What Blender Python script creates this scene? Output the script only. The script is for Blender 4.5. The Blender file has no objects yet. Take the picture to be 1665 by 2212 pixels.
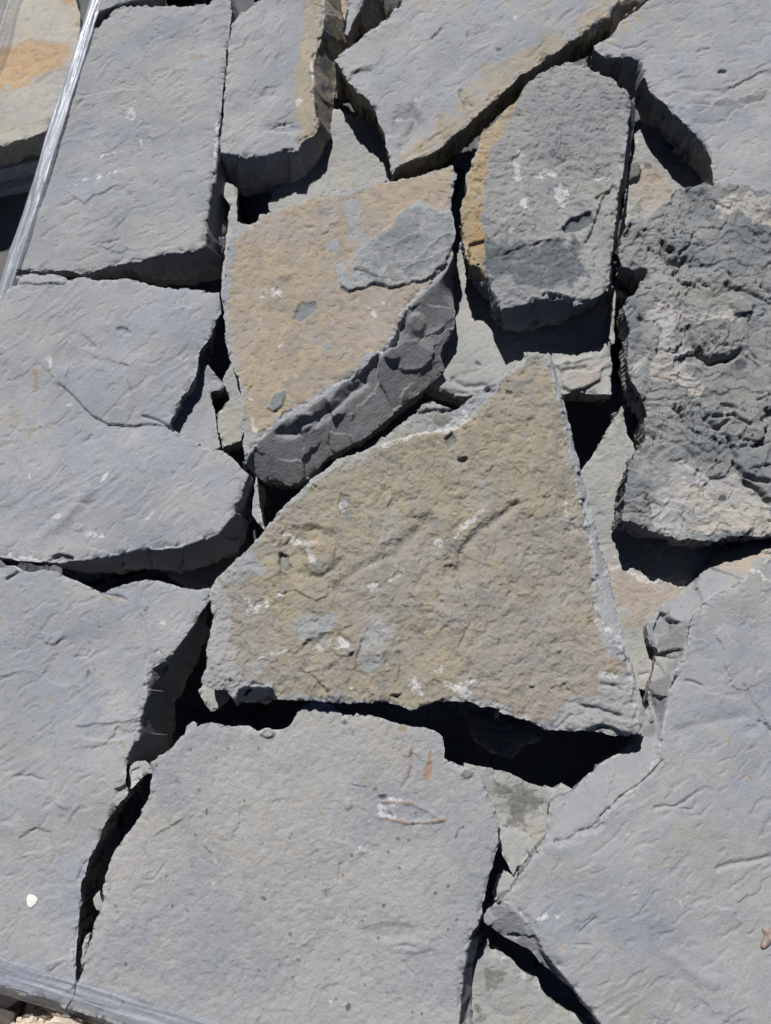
import bpy, math, random
import numpy as np

# ------------------------------------------------------------------ camera / light
SC = bpy.context.scene
FPX, CX, CY = 2124.0, 832.5, 1105.5          # traced picture: 1665 x 2211
TILT = math.radians(13.0); CAMH = 1.12
cam_d = bpy.data.cameras.new('camera'); cam = bpy.data.objects.new('camera', cam_d)
SC.collection.objects.link(cam); SC.camera = cam
cam.location = (0, 0, CAMH); cam.rotation_euler = (TILT, 0, 0)
cam_d.sensor_fit = 'VERTICAL'; cam_d.sensor_height = 24.0; cam_d.sensor_width = 24.0
cam_d.lens = 24.0 * FPX / 2211.0
cam_d.clip_start = 0.05; cam_d.clip_end = 100
cam_d.dof.use_dof = True; cam_d.dof.focus_distance = 1.13; cam_d.dof.aperture_fstop = 3.2

SUN_EL = math.radians(52); SUN_AZ = math.radians(-14)     # azimuth measured from +y, negative = from the left
world = bpy.data.worlds.new('World'); SC.world = world; world.use_nodes = True
wn = world.node_tree; bg = wn.nodes['Background']
sky = wn.nodes.new('ShaderNodeTexSky'); sky.sky_type = 'NISHITA'; sky.sun_disc = False
sky.altitude = 6000; sky.dust_density = 0.0; sky.air_density = .6; sky.ozone_density = 5.0
sky.sun_elevation = SUN_EL; sky.sun_rotation = SUN_AZ
wn.links.new(sky.outputs[0], bg.inputs[0]); bg.inputs[1].default_value = 0.05
sun_d = bpy.data.lights.new('sun', 'SUN'); sun = bpy.data.objects.new('sun', sun_d)
SC.collection.objects.link(sun)
sun_d.energy = 5.0; sun_d.angle = math.radians(0.5); sun_d.color = (1.0, 0.975, 0.945)
sun.rotation_euler = (math.pi/2 - SUN_EL, 0, math.pi - SUN_AZ)
SC.view_settings.view_transform = 'Standard'; SC.view_settings.look = 'None'
SC.view_settings.exposure = 0.42; SC.view_settings.gamma = 1.0
SC.view_settings.use_curve_mapping = False

# ------------------------------------------------------------------ tracing helpers
_FR = {'A': (0, 0, .3567), 'B': (539.9, 0, .3567), 'C': (1071.1, 0, .3567), 'D': (0, 539.9, .3567),
       'E': (539.9, 539.9, .3567), 'F': (1071.1, 539.9, .3567), 'G': (0, 1187.7, .3567), 'H': (431.9, 1025.8, .4215),
       'I': (1071.1, 1187.7, .3567), 'J': (0, 1673.6, .3567), 'K': (539.9, 1619.6, .3567), 'L': (1071.1, 1673.6, .3567),
       'P': (0, 0, 1.0)}
def tr(s):
    """'A x y x y ... B x y ...' -> traced points of the picture (frame letters = enlarged crops)"""
    out = []; fr = _FR['P']; buf = []
    for w in s.split():
        if w in _FR: fr = _FR[w]; continue
        buf.append(float(w))
        if len(buf) == 2:
            out.append((fr[0] + buf[0]*fr[2], fr[1] + buf[1]*fr[2])); buf = []
    return np.array(out)
cT, sT = math.cos(TILT), math.sin(TILT)
def unproj(p, z0, gx=0., gy=0.):
    """ray through picture point met with plane z = z0 + gx x + gy y"""
    p = np.asarray(p, float).reshape(-1, 2)
    x = (p[:, 0]-CX)/FPX; y = (CY-p[:, 1])/FPX
    dx, dy, dz = x, sT + cT*y, -cT + sT*y
    t = (z0 - CAMH)/(dz - gx*dx - gy*dy)
    return np.stack([t*dx, t*dy], 1)
def proj(x, y, z):
    dz = z - CAMH
    depth = sT*y - cT*dz
    u = cT*y + sT*dz
    return CX + FPX*x/depth, CY - FPX*u/depth

_rng = np.random.RandomState(7)
_GA = _rng.rand(256)*2*np.pi; _GX = np.cos(_GA); _GY = np.sin(_GA)
def _hash(ix, iy, seed):
    h = (ix.astype(np.int64)*374761393 + iy.astype(np.int64)*668265263 + seed*974634777) & 0xffffffff
    h = ((h ^ (h >> 13))*1274126177) & 0xffffffff
    return ((h ^ (h >> 16)) & 255)
def pn(x, y, seed=0):
    xi = np.floor(x); yi = np.floor(y); fx = x-xi; fy = y-yi
    xi = xi.astype(np.int64); yi = yi.astype(np.int64)
    u = fx*fx*fx*(fx*(fx*6-15)+10); v = fy*fy*fy*(fy*(fy*6-15)+10)
    def g(ox, oy):
        k = _hash(xi+ox, yi+oy, seed); return _GX[k]*(fx-ox) + _GY[k]*(fy-oy)
    a = g(0, 0); b = g(1, 0); c = g(0, 1); d = g(1, 1)
    return 1.5*((a+(b-a)*u)*(1-v) + (c+(d-c)*u)*v)
def fbm(x, y, lam, octv=4, seed=0, gain=.5, lac=2.03):
    s = 0; a = 1.; f = 1./lam; tot = 0
    for o in range(octv):
        s = s + a*pn(x*f+o*17.3, y*f-o*9.1, seed+o*31); tot += a; a *= gain; f *= lac
    return s
def ridged(x, y, lam, octv=3, seed=0):
    s = 0; a = 1.; f = 1./lam
    for o in range(octv):
        s = s + a*(1-2*np.abs(pn(x*f, y*f, seed+o*13))); a *= .5; f *= 2.1
    return s
def sst(a, b, x):
    t = np.clip((x-a)/(b-a), 0, 1); return t*t*(3-2*t)
def terrace(n, k, sharp=.12):
    m = n*k; fl = np.floor(m); fr = m-fl
    return (fl + sst(.5-sharp, .5+sharp, fr))/k
def seg_dist(px, py, pts, closed):
    n = len(pts); d2 = np.full(px.shape, 1e18)
    inside = np.zeros(px.shape, bool)
    for i in range(n if closed else n-1):
        ax, ay = pts[i]; bx, by = pts[(i+1) % n]
        ex, ey = bx-ax, by-ay; L = ex*ex+ey*ey + 1e-18
        t = np.clip(((px-ax)*ex+(py-ay)*ey)/L, 0, 1)
        q = (px-ax-t*ex)**2 + (py-ay-t*ey)**2
        np.minimum(d2, q, out=d2)
        if closed and ay != by:
            c = ((ay > py) != (by > py)) & (px < (bx-ax)*(py-ay)/(by-ay) + ax)
            inside ^= c
    d = np.sqrt(d2)
    return np.where(inside, -d, d) if closed else d

def plates(x, y, cell, seed, tilt=.25):
    """broken plates: every irregular cell has its own height and tilt"""
    X = x/cell; Y = y/cell; xi = np.floor(X).astype(np.int64); yi = np.floor(Y).astype(np.int64)
    best = np.full(x.shape, 1e9); h = np.zeros(x.shape)
    for ox in (-1, 0, 1):
        for oy in (-1, 0, 1):
            a = xi+ox; b = yi+oy
            cx = a + .15 + .7*_hash(a, b, seed)/255.; cy = b + .15 + .7*_hash(a, b, seed+1)/255.
            d = (X-cx)**2 + (Y-cy)**2; u = d < best; best = np.where(u, d, best)
            z = _hash(a, b, seed+2)/255.-.5 + tilt*((_hash(a, b, seed+3)/127.5-1)*(X-cx) + (_hash(a, b, seed+4)/127.5-1)*(Y-cy))*2
            h = np.where(u, z, h)
    return h

# ------------------------------------------------------------------ surface styles (real relief, metres)
def relief(style, x, y, sd, th):
    c, s = math.cos(th), math.sin(th)
    wx = fbm(x, y, .07, 3, sd+1)*.009; wy = fbm(x, y, .07, 3, sd+2)*.009
    X, Y = x+wx, y+wy
    u = (X*c+Y*s); v = (-X*s+Y*c)
    fx = fbm(x, y, .0032, 2, sd+11)
    if style == 'smooth':
        h = .0052*fbm(x, y, .17, 2, sd+3) + .0016*fbm(X, Y, .065, 2, sd+4) + .0010*plates(X+.006*fbm(x, y, .03, 3, sd+40), Y+.006*fbm(x, y, .03, 3, sd+41), .075, sd+42, .9)*sst(.0, .35, fbm(x, y, .12, 2, sd+44))
        n = fbm(X, Y, .11, 5, sd+5, .52)
        m = sst(.0, .30, fbm(x, y, .10, 2, sd+6))
        h += .0060*(terrace(n, 6, .06) - n)*m*.5
        st_ = pn(u/.11, v/.016, sd+7); h += .0007*np.clip(1-np.abs(st_)*2.2, 0, 1)**2*sst(.08, .45, fbm(x, y, .08, 2, sd+8))
        h += .00032*pn(u/.07, v/.006, sd+17)*sst(.10, .45, fbm(x, y, .06, 2, sd+18))
        h += .00008*fbm(x, y, .011, 3, sd+9, .6) + .00004*fx
        q = fbm(u*.6, v*1.6, .016, 3, sd+14)
        h -= .0008*sst(.42, .60, q)
    elif style == 'fossil':        # flat, finely gritty
        h = .0026*fbm(x, y, .15, 2, sd+3) + .0005*fbm(X, Y, .04, 3, sd+4)
        n = fbm(X, Y, .12, 5, sd+5, .55)
        h += .004*(terrace(n, 5, .06)-n)*sst(0, .3, fbm(x, y, .08, 2, sd+6))*.45
        h += .00026*fbm(x, y, .010, 3, sd+9, .65) + .00009*fx
        q = fbm(x, y, .008, 2, sd+10)
        h += .0004*sst(.40, .5, q) - .0006*sst(.40, .5, -q)
    elif style == 'golden':
        h = .0028*fbm(x, y, .14, 2, sd+3) + .0007*fbm(X, Y, .045, 3, sd+4)
        h += .00012*fbm(x, y, .012, 3, sd+9, .6) + .00006*fx
        q = fbm(x, y, .008, 2, sd+10)
        h += .0004*sst(.44, .54, q) - .0009*sst(.42, .52, -q)
    elif style == 'grainy':        # rough bedding plane
        h = .0042*fbm(x, y, .12, 2, sd+3) + .0013*fbm(X, Y, .045, 5, sd+4, .58)
        n = fbm(X, Y, .08, 5, sd+5, .55)
        h += .006*(terrace(n, 6, .06)-n)*sst(.0, .3, fbm(x, y, .07, 2, sd+6))*.5
        h += .00042*fbm(x, y, .010, 3, sd+9, .7) + .00022*fx
        q = fbm(x, y, .011, 2, sd+10)
        h += .0009*sst(.36, .5, q) - .0014*sst(.38, .52, -q)
        vx, vy = x + .008*fbm(x, y, .02, 4, sd+40, .6), y + .008*fbm(x, y, .02, 4, sd+41, .6)
        m = sst(.0, .35, fbm(x, y, .07, 2, sd+44)); h += (.0016*plates(vx, vy, .030, sd+42, .5) + .0008*plates(vx, vy, .011, sd+43, .6))*m
    elif style == 'crag':          # weathered, flaking
        h = .0065*fbm(x, y, .13, 2, sd+3) + .0022*fbm(X, Y, .05, 4, sd+4, .5)
        n = fbm(X, Y, .10, 4, sd+5, .45)
        h += .012*(terrace(n, 3, .05)-n)*.6
        vx, vy = x + .010*fbm(x, y, .03, 4, sd+40, .6), y + .010*fbm(x, y, .03, 4, sd+41, .6)
        m = sst(-.25, .35, fbm(x, y, .08, 2, sd+44))
        h += .0085*plates(vx, vy*1.3, .050, sd+42, .35)*(.3+m) + .0024*plates(vx*1.2, vy, .020, sd+43, .5)*m + .0011*plates(vx, vy, .008, sd+45, .5)*m
        h += .0006*fbm(x, y, .009, 3, sd+9, .6) + .00022*fx
        h -= .0015*sst(.35, .6, -fbm(X, Y, .016, 2, sd+10))
        r = np.abs(fbm(X, Y, .075, 3, sd+30)); h -= .0045*np.exp(-(r/.015)**2)*sst(.05, .3, fbm(x, y, .07, 2, sd+31))
    return h

# ------------------------------------------------------------------ materials
def mat_new(name):
    m = bpy.data.materials.new(name); m.use_nodes = True
    nt = m.node_tree; return m, nt, nt.nodes['Principled BSDF']
class NB:
    def __init__(s, nt): s.nt = nt
    def n(s, t, **kw):
        nd = s.nt.nodes.new(t)
        for k, v in kw.items(): setattr(nd, k, v)
        return nd
    def l(s, a, b): s.nt.links.new(a, b)
    def noise(s, vec, scale, det=4, rough=.55, dist=0.):
        n = s.n('ShaderNodeTexNoise'); n.inputs['Scale'].default_value = scale; n.inputs['Detail'].default_value = det
        n.inputs['Roughness'].default_value = rough; n.inputs['Distortion'].default_value = dist
        s.l(vec, n.inputs['Vector']); return n.outputs['Fac']
    def ramp(s, fac, a, b):
        m = s.n('ShaderNodeMapRange'); m.interpolation_type = 'SMOOTHSTEP'
        m.inputs['From Min'].default_value = a; m.inputs['From Max'].default_value = b
        s.l(fac, m.inputs['Value']); return m.outputs['Result']
    def math(s, op, a, b):
        m = s.n('ShaderNodeMath', operation=op)
        for i, q in enumerate((a, b)):
            if isinstance(q, (int, float)): m.inputs[i].default_value = q
            else: s.l(q, m.inputs[i])
        return m.outputs[0]
    def mix(s, fac, a, b):
        m = s.n('ShaderNodeMix', data_type='RGBA')
        if isinstance(fac, (int, float)): m.inputs[0].default_value = fac
        else: s.l(fac, m.inputs[0])
        for i, q in ((6, a), (7, b)):
            if isinstance(q, tuple): m.inputs[i].default_value = (*q, 1)
            else: s.l(q, m.inputs[i])
        return m.outputs[2]

def stone_mat(name, base, base2, tan=(.33, .275, .195), dark=(.085, .095, .105), pale=(.56, .57, .58), rust=(.30, .165, .08),
              warm=.5, fleck=.6, bump=.5, ang=.6, off=0., speck=.25, face=None):
    K = .76
    base, base2, tan, dark, pale, rust = [tuple(q*K for q in c_) for c_ in (base, base2, tan, dark, pale, rust)]
    if face: face = tuple(q*K for q in face)
    base = (base[0]*.93, base[1]*.965, base[2]*1.012); base2 = (base2[0]*1.035, base2[1]*1.048, base2[2]*1.055)
    m, nt, bs = mat_new(name); b = NB(nt)
    tc = b.n('ShaderNodeTexCoord'); mp = b.n('ShaderNodeMapping'); mp.inputs['Location'].default_value = (off, off*.7, 0)
    b.l(tc.outputs['Object'], mp.inputs['Vector']); V = mp.outputs[0]
    at = b.n('ShaderNodeAttribute', attribute_name='mask'); sp = b.n('ShaderNodeSeparateColor'); b.l(at.outputs['Color'], sp.inputs[0])
    ae = b.n('ShaderNodeAttribute', attribute_name='rim'); af = b.n('ShaderNodeAttribute', attribute_name='side')
    n1 = b.noise(V, 9, 5, .6, .6); n2 = b.noise(V, 32, 6, .62, 1.2); n3 = b.noise(V, 120, 5, .6, .4); n4 = b.noise(V, 480, 3, .6)
    c = b.mix(b.ramp(n1, .36, .64), base, base2)
    nf = b.noise(V, 52, 7, .7, .8)
    c = b.mix(b.math('MULTIPLY', b.ramp(nf, .44, .30), .55), c, tuple(q*k for q, k in zip(base, (.70, .76, .86))))
    c = b.mix(b.math('MULTIPLY', b.ramp(nf, .56, .70), .35), c, tuple(q*1.18 for q in base2))
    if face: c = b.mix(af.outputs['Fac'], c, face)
    # blue-grey smudges and warm veils that belong to the stone
    blue = tuple(q*k for q, k in zip(base, (.72, .80, .90)))
    c = b.mix(b.math('MULTIPLY', b.ramp(n2, .56, .74), fleck), c, blue)
    warmc = (min(1, base[0]*1.22), base[1]*1.10, base[2]*.84)
    c = b.mix(b.math('MULTIPLY', b.ramp(b.noise(V, 6.5, 7, .68, 2.0), .50, .66), warm), c, warmc)
    veins = b.math('MULTIPLY', b.ramp(b.math('ABSOLUTE', b.math('SUBTRACT', b.noise(V, 11, 7, .65, 1.5), .5), 0), .012, .0), b.ramp(b.noise(V, 8, 3), .48, .60))
    c = b.mix(b.math('MULTIPLY', veins, warm*.9), c, (min(1, base[0]*1.5), base[1]*1.28, base[2]*.95))
    # masks, broken up by noise
    def brk(src, k1=.5, k2=.35):
        t = b.math('ADD', src, b.math('MULTIPLY', b.math('SUBTRACT', n2, .5), k1*2))
        t = b.math('ADD', t, b.math('MULTIPLY', b.math('SUBTRACT', n3, .5), k2*2))
        return b.math('MULTIPLY', b.ramp(t, .30, .70), b.ramp(src, .02, .25))
    tanv = b.mix(b.ramp(n2, .38, .66), tan, tuple(q*k for q, k in zip(tan, (.80, .84, .95))))
    tanv = b.mix(b.ramp(n1, .45, .62), tanv, tuple(q*k for q, k in zip(tan, (.90, .95, 1.16))))
    tanv = b.mix(b.math('MULTIPLY', b.ramp(nf, .50, .36), .5), tanv, tuple(q*k for q, k in zip(tan, (.62, .68, .78))))
    tanv = b.mix(b.math('MULTIPLY', b.ramp(b.noise(V, 14, 7, .7, 1.2), .55, .70), .5), tanv, base2)
    c = b.mix(brk(sp.outputs[0], .75, .5), c, tanv)
    c = b.mix(brk(sp.outputs[1], .7, .6), c, b.mix(n3, dark, tuple(q*1.7 for q in dark)))
    gr = b.ramp(b.math('ADD', n4, n3), .86, 1.10)
    c = b.mix(b.math('MULTIPLY', b.math('MULTIPLY', brk(sp.outputs[2], .7, 1.0), b.math('ADD', .18, b.math('MULTIPLY', gr, .60))), .9), c, pale)
    c = b.mix(b.math('MULTIPLY', brk(at.outputs['Alpha'], .7, 1.1), .62), c, b.mix(n3, tuple(q*.8 for q in rust), tuple(q*1.15 for q in rust)))
    # pale scuffs and dusty streaks
    m2 = b.n('ShaderNodeMapping'); m2.inputs['Rotation'].default_value = (0, 0, ang); m2.inputs['Scale'].default_value = (1, 5, 1); m2.vector_type = 'TEXTURE'
    m2.inputs['Scale'].default_value = (1, .2, 1); b.l(V, m2.inputs['Vector'])
    stk = b.noise(m2.outputs[0], 22, 6, .65, .5)
    c = b.mix(b.math('MULTIPLY', b.ramp(stk, .54, .72), .30), c, tuple(q*1.22 for q in base))
    c = b.mix(b.math('MULTIPLY', b.ramp(stk, .46, .30), .35), c, tuple(q*.80 for q in base))
    c = b.mix(b.math('MULTIPLY', b.math('MULTIPLY', ae.outputs['Fac'], b.ramp(n3, .45, .62)), .38), c, pale)
    # dark specks / tiny shells
    vo = b.n('ShaderNodeTexVoronoi'); vo.inputs['Scale'].default_value = 62; vo.inputs['Randomness'].default_value = 1
    b.l(V, vo.inputs['Vector'])
    sk = b.math('MULTIPLY', b.ramp(vo.outputs['Distance'], .17, .10), b.ramp(b.noise(V, 30, 3), .46, .56))
    c = b.mix(b.math('MULTIPLY', sk, speck), c, tuple(q*.42 for q in base))
    vo2 = b.n('ShaderNodeTexVoronoi'); vo2.inputs['Scale'].default_value = 150; b.l(V, vo2.inputs['Vector'])
    sk2 = b.math('MULTIPLY', b.ramp(vo2.outputs['Distance'], .13, .05), b.ramp(b.noise(V, 17, 3), .54, .64))
    c = b.mix(b.math('MULTIPLY', sk2, .6), c, pale)
    hs = b.n('ShaderNodeHueSaturation'); b.l(c, hs.inputs['Color'])
    val = b.math('ADD', .74, b.math('MULTIPLY', b.math('ADD', n4, n3), .26)); b.l(val, hs.inputs['Value'])
    b.l(hs.outputs[0], bs.inputs['Base Color'])
    bs.inputs['Roughness'].default_value = .9; bs.inputs['Specular IOR Level'].default_value = .22
    bp = b.n('ShaderNodeBump'); bp.inputs['Strength'].default_value = bump; bp.inputs['Distance'].default_value = .0022
    hh = b.math('ADD', b.math('MULTIPLY', n3, .35), b.math('MULTIPLY', b.noise(V, 330, 4, .7), .95))
    b.l(hh, bp.inputs['Height']); b.l(bp.outputs[0], bs.inputs['Normal'])
    return m

# ------------------------------------------------------------------ the slab builder
def collect(o):
    SC.collection.objects.link(o); return o
GROUP = 'limestone slabs stacked on the wrapped pallet'
def slab(label, T, z, thick, mat, style='smooth', faces=(), gx=0., gy=0., seed=0, th=.6, step=.00125, jag=.0012,
         feats=(), taper=.12, cat='stone slab', name='stone_slab', group=GROUP, rscale=1.0, scars=1.0, fac=.024):
    Tp = tr(T) if isinstance(T, str) else np.asarray(T, float)
    Tw = unproj(Tp, z, gx, gy)
    FW = []
    for top, low, drop, amp in faces:
        a = unproj(tr(top), z, gx, gy); l = unproj(tr(low), z-drop, gx, gy)
        FW.append((np.vstack([a, l[::-1]]), l, drop, amp))
    allp = np.vstack([Tw]+[f[0] for f in FW])
    x0, y0 = allp.min(0)-.004; x1, y1 = allp.max(0)+.004
    nx = int((x1-x0)/step)+2; ny = int((y1-y0)/step)+2
    gxx, gyy = np.meshgrid(x0+np.arange(nx)*step, y0+np.arange(ny)*step)
    X = gxx.ravel().copy(); Y = gyy.ravel().copy()
    def sT_(x, y):
        return seg_dist(x, y, Tw, True) + jag*1.1*(fbm(x, y, .018, 5, seed+50, .62))
    def sO_(x, y, st=None):
        s = sT_(x, y) if st is None else st
        for poly, l, d, a in FW:
            s = np.minimum(s, seg_dist(x, y, poly, True) + jag*.7*fbm(x, y, .012, 3, seed+51))
        return s
    # coarse rejection first
    pre = seg_dist(X, Y, Tw, True)
    for poly, l, d, a in FW: pre = np.minimum(pre, seg_dist(X, Y, poly, True))
    near = pre < .008
    S = np.full(X.shape, 1.); ST = np.full(X.shape, 1.)
    ST[near] = sT_(X[near], Y[near]); S[near] = sO_(X[near], Y[near], ST[near])
    ins = (S < 0).reshape(ny, nx)
    cell = ins[:-1, :-1] | ins[1:, :-1] | ins[:-1, 1:] | ins[1:, 1:]
    idx = np.arange(nx*ny).reshape(ny, nx)
    q = np.stack([idx[:-1, :-1][cell], idx[:-1, 1:][cell], idx[1:, 1:][cell], idx[1:, :-1][cell]], 1)
    used = np.unique(q); remap = -np.ones(nx*ny, np.int64); remap[used] = np.arange(len(used)); q = remap[q]
    x = X[used]; y = Y[used]; s = S[used]
    def grad(x, y):
        e = 4e-4
        gx_ = sO_(x+e, y)-sO_(x-e, y); gy_ = sO_(x, y+e)-sO_(x, y-e)
        L = np.sqrt(gx_**2+gy_**2)+1e-12; return gx_/L, gy_/L
    for it in range(2):
        k = np.where(s > 0)[0]
        a, b_ = grad(x[k], y[k]); x[k] -= a*s[k]; y[k] -= b_*s[k]
        s2 = s.copy(); s2[k] = sO_(x[k], y[k]); s = s2
        if it == 0: outv = k
    st = np.maximum(sT_(x, y), 0) if FW else np.zeros_like(x)
    base = z + gx*x + gy*y
    h = relief(style, x, y, seed, th)*rscale
    if FW: h = h*np.where(st > .0008, .28, 1.)
    fo = np.zeros_like(x); face = np.zeros_like(x)
    for poly, l, drop, amp in FW:
        sf = seg_dist(x, y, poly, True)
        m = (st > 0) & (sf < .0035)
        if not m.any(): continue
        A = np.array(l)
        def ff(qx, qy, poly=poly, l=l, drop=drop, amp=amp):
            dt = np.maximum(seg_dist(qx, qy, Tw, True), 0); dl = seg_dist(qx, qy, l, False)
            t = dt/(dt+dl+1e-6); t = np.clip(t + .08*fbm(qx, qy, .045, 2, seed+70)*4*t*(1-t), 0, 1)
            r = (1.0*ridged(qx, qy, .07, 2, seed+71) + 1.2*fbm(qx, qy, .05, 2, seed+72))*amp*np.clip(5*t*(1.25-t), 0, 1)
            return -drop*t + r
        xm, ym = x[m], y[m]; v0 = ff(xm, ym)
        rf = np.random.RandomState(seed+9); nsd = max(8, int(m.sum()*step*step/(fac**2)))
        k = rf.randint(0, len(xm), nsd); sx, sy = xm[k], ym[k]
        f0 = ff(sx, sy); e_ = .0035; ga = (ff(sx+e_, sy)-ff(sx-e_, sy))/(2*e_); gb = (ff(sx, sy+e_)-ff(sx, sy-e_))/(2*e_)
        best = np.full(len(xm), 1e9); vf = v0.copy(); wob = .0035*fbm(xm, ym, .02, 3, seed+74)
        ca_, sa_ = math.cos(th), math.sin(th)
        for j in range(nsd):
            dx = xm-sx[j]+wob; dy = ym-sy[j]-wob; dd = (dx*ca_+dy*sa_)**2*.25 + (-dx*sa_+dy*ca_)**2
            u_ = dd < best; best[u_] = dd[u_]
            vf[u_] = (f0[j]+ga[j]*(xm-sx[j])+gb[j]*(ym-sy[j]))[u_]
        t = np.clip(np.maximum(st[m], 0)/(np.maximum(st[m], 0)+seg_dist(xm, ym, l, False)+1e-6), 0, 1)
        vf = np.clip(vf, v0-.012, v0+.012)
        v = np.minimum(.12*v0+.88*vf, -.0003) + .12*amp*fbm(xm, ym, .010, 3, seed+73, .6)
        v = v*np.clip(st[m]/.003, 0, 1)
        cur = fo[m]; fo[m] = np.minimum(cur, v) if cur.any() else v
        face[m] = np.maximum(face[m], sst(0, .15, t))
    # soften / chip the rim a little
    din = np.maximum(-s, 0)
    rim = np.exp(-din/.0018)
    rimT = np.exp(-np.abs(sT_(x, y))/.0018) if FW else rim
    cn = sst(.02, .30, fbm(x, y, .018, 3, seed+60, .6))
    chip = -.0004*np.exp(-din/.0015) - .0032*np.exp(-din/.0030)*cn
    if FW: chip = chip - .0006*np.exp(-np.abs(sT_(x, y))/.004)*cn*(st <= 0)
    zz = base + fo + h + chip
    # traced features
    px, py = proj(x, y, base+fo)
    w1 = fbm(x, y, .020, 3, seed+80); w2 = fbm(x, y, .020, 3, seed+81)
    mask = np.zeros((len(x), 4))
    for ft in feats:
        kind, ch, pts = ft[0], ft[1], tr(ft[2]); o = dict(w=4., v=1., warp=4., fade=0., rx=10., ry=10., rot=0.)
        o.update(ft[3] if len(ft) > 3 else {})
        lo = pts.min(0); hi = pts.max(0); ext = 3.5*o['w'] + 2*o['warp'] + 3*max(o['rx'], o['ry'])*(kind == 'spot') + 2
        k = np.where((px > lo[0]-ext) & (px < hi[0]+ext) & (py > lo[1]-ext) & (py < hi[1]+ext))[0]
        if len(k) == 0: continue
        qx = px[k]+o['warp']*w1[k]; qy = py[k]+o['warp']*w2[k]
        if kind == 'poly':
            sd = seg_dist(qx, qy, pts, True); W = sst(-o['w'], o['w'], -sd)
            if o['fade']: W = W*np.exp(-np.maximum(-sd, 0)/o['fade'])
        elif kind == 'line':
            d = seg_dist(qx, qy, pts, False); W = np.exp(-(d/o['w'])**2)
        elif kind == 'scarp':      # sharp step along a line: the side to its left stands higher and fades away
            d = seg_dist(qx, qy, pts, False); n = len(pts); best = np.full(d.shape, 1e18); sg = np.zeros(d.shape)
            for i in range(n-1):
                ax, ay = pts[i]; bx, by = pts[i+1]; ex, ey = bx-ax, by-ay
                t = np.clip(((qx-ax)*ex+(qy-ay)*ey)/(ex*ex+ey*ey), 0, 1)
                dd = (qx-ax-t*ex)**2+(qy-ay-t*ey)**2
                u = dd < best; best[u] = dd[u]; sg[u] = (ex*(qy-ay)-ey*(qx-ax))[u]
            sgn = sst(-1.2, 1.2, -np.sign(sg)*d)
            e1 = np.minimum(np.hypot(qx-pts[0][0], qy-pts[0][1]), np.hypot(qx-pts[-1][0], qy-pts[-1][1]))
            W = sgn*np.exp(-d/max(o['w'], 1))*sst(0, 14, e1)
            ew = o['w']
        else:
            c, s_ = math.cos(o['rot']), math.sin(o['rot']); a = (qx-pts[0][0]); b2 = (qy-pts[0][1])
            r = np.sqrt(((a*c+b2*s_)/o['rx'])**2 + ((-a*s_+b2*c)/o['ry'])**2); W = 1-sst(.55, 1.25, r)
        if ch == 'z': zz[k] += o['v']*W
        else: mask[k, ch] = np.clip(mask[k, ch] + o['v']*W, 0, 1)
    # small conchoidal scars
    rs = np.random.RandomState(seed+5)
    area = len(x)*step*step
    ns = int(area*{'smooth': 330, 'fossil': 700, 'golden': 500, 'grainy': 1300, 'crag': 500}[style]*scars)
    pick = rs.randint(0, len(x), ns)
    for i in pick:
        Rr = .0025*math.exp(rs.exponential(.85)); Rr = min(Rr, .03); a0 = rs.uniform(0, 2*math.pi); el = rs.uniform(.28, .8); ro = th + rs.normal(0, .45)
        amp = rs.choice([-1, -1, 1])*rs.uniform(.0003, .0011)*min(1.6, (Rr/.006)**.5)*(1.6 if style in ('grainy', 'crag') else 1)
        k = np.where((np.abs(x-x[i]) < 1.5*Rr) & (np.abs(y-y[i]) < 1.5*Rr))[0]
        dx = x[k]-x[i] + w1[k]*Rr*.25; dy = y[k]-y[i] + w2[k]*Rr*.25
        c, s_ = math.cos(ro), math.sin(ro); A = dx*c+dy*s_; B = (-dx*s_+dy*c)/el
        r = np.hypot(A, B); an = np.abs((np.arctan2(B, A)-a0+np.pi) % (2*np.pi)-np.pi)
        W = sst(-.0008, .0008, Rr-r)*np.exp(-np.maximum(Rr-r, 0)/(.45*Rr))*np.exp(-(an/.95)**2)
        zz[k] += amp*W*(1 if not FW or st[i] <= .001 else .25)
    # skirt (the broken side)
    e = np.concatenate([q[:, [0, 1]], q[:, [1, 2]], q[:, [2, 3]], q[:, [3, 0]]])
    key = np.minimum(e[:, 0], e[:, 1])*10**7 + np.maximum(e[:, 0], e[:, 1])
    uq, first, cnt = np.unique(key, return_index=True, return_counts=True)
    be = e[first[cnt == 1]]
    bv = np.unique(be); rm = {}; bmap = -np.ones(len(x), np.int64); bmap[bv] = np.arange(len(bv))
    nb = len(bv); bx, by, bz = x[bv], y[bv], zz[bv]
    g1, g2 = grad(bx, by)
    zb = z - thick
    K = 9; VX = [x]; VY = [y]; VZ = [zz]; quads = [q]
    base_i = len(x)
    dep = np.maximum(bz-zb, .004)
    along = bx*g2*0 + (bx*.9+by*.55)
    for k in range(K+1):
        t = k/K
        zc = bz - dep*t
        nz = (fbm(along + .3*bx, zc*1.8, .022, 3, seed+90)*.0035 + terrace(pn(along/.04, zc/.012, seed+91), 4, .1)*.003)*min(1, 3*t)
        off = -taper*dep*t + nz*(1 if thick > .02 else .4) - .0005*(t > 0)
        VX.append(bx + g1*off); VY.append(by + g2*off); VZ.append(zc)
    for k in range(K):
        a0 = base_i + k*nb; a1 = a0 + nb
        i, j = bmap[be[:, 0]], bmap[be[:, 1]]
        quads.append(np.stack([a0+j, a0+i, a1+i, a1+j], 1))
    vx = np.concatenate(VX); vy = np.concatenate(VY); vz = np.concatenate(VZ)
    Q = np.concatenate(quads)
    # flat underside
    ox, oy, oz = float(vx.mean()), float(vy.mean()), float(zb)
    nv = len(vx)
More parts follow.
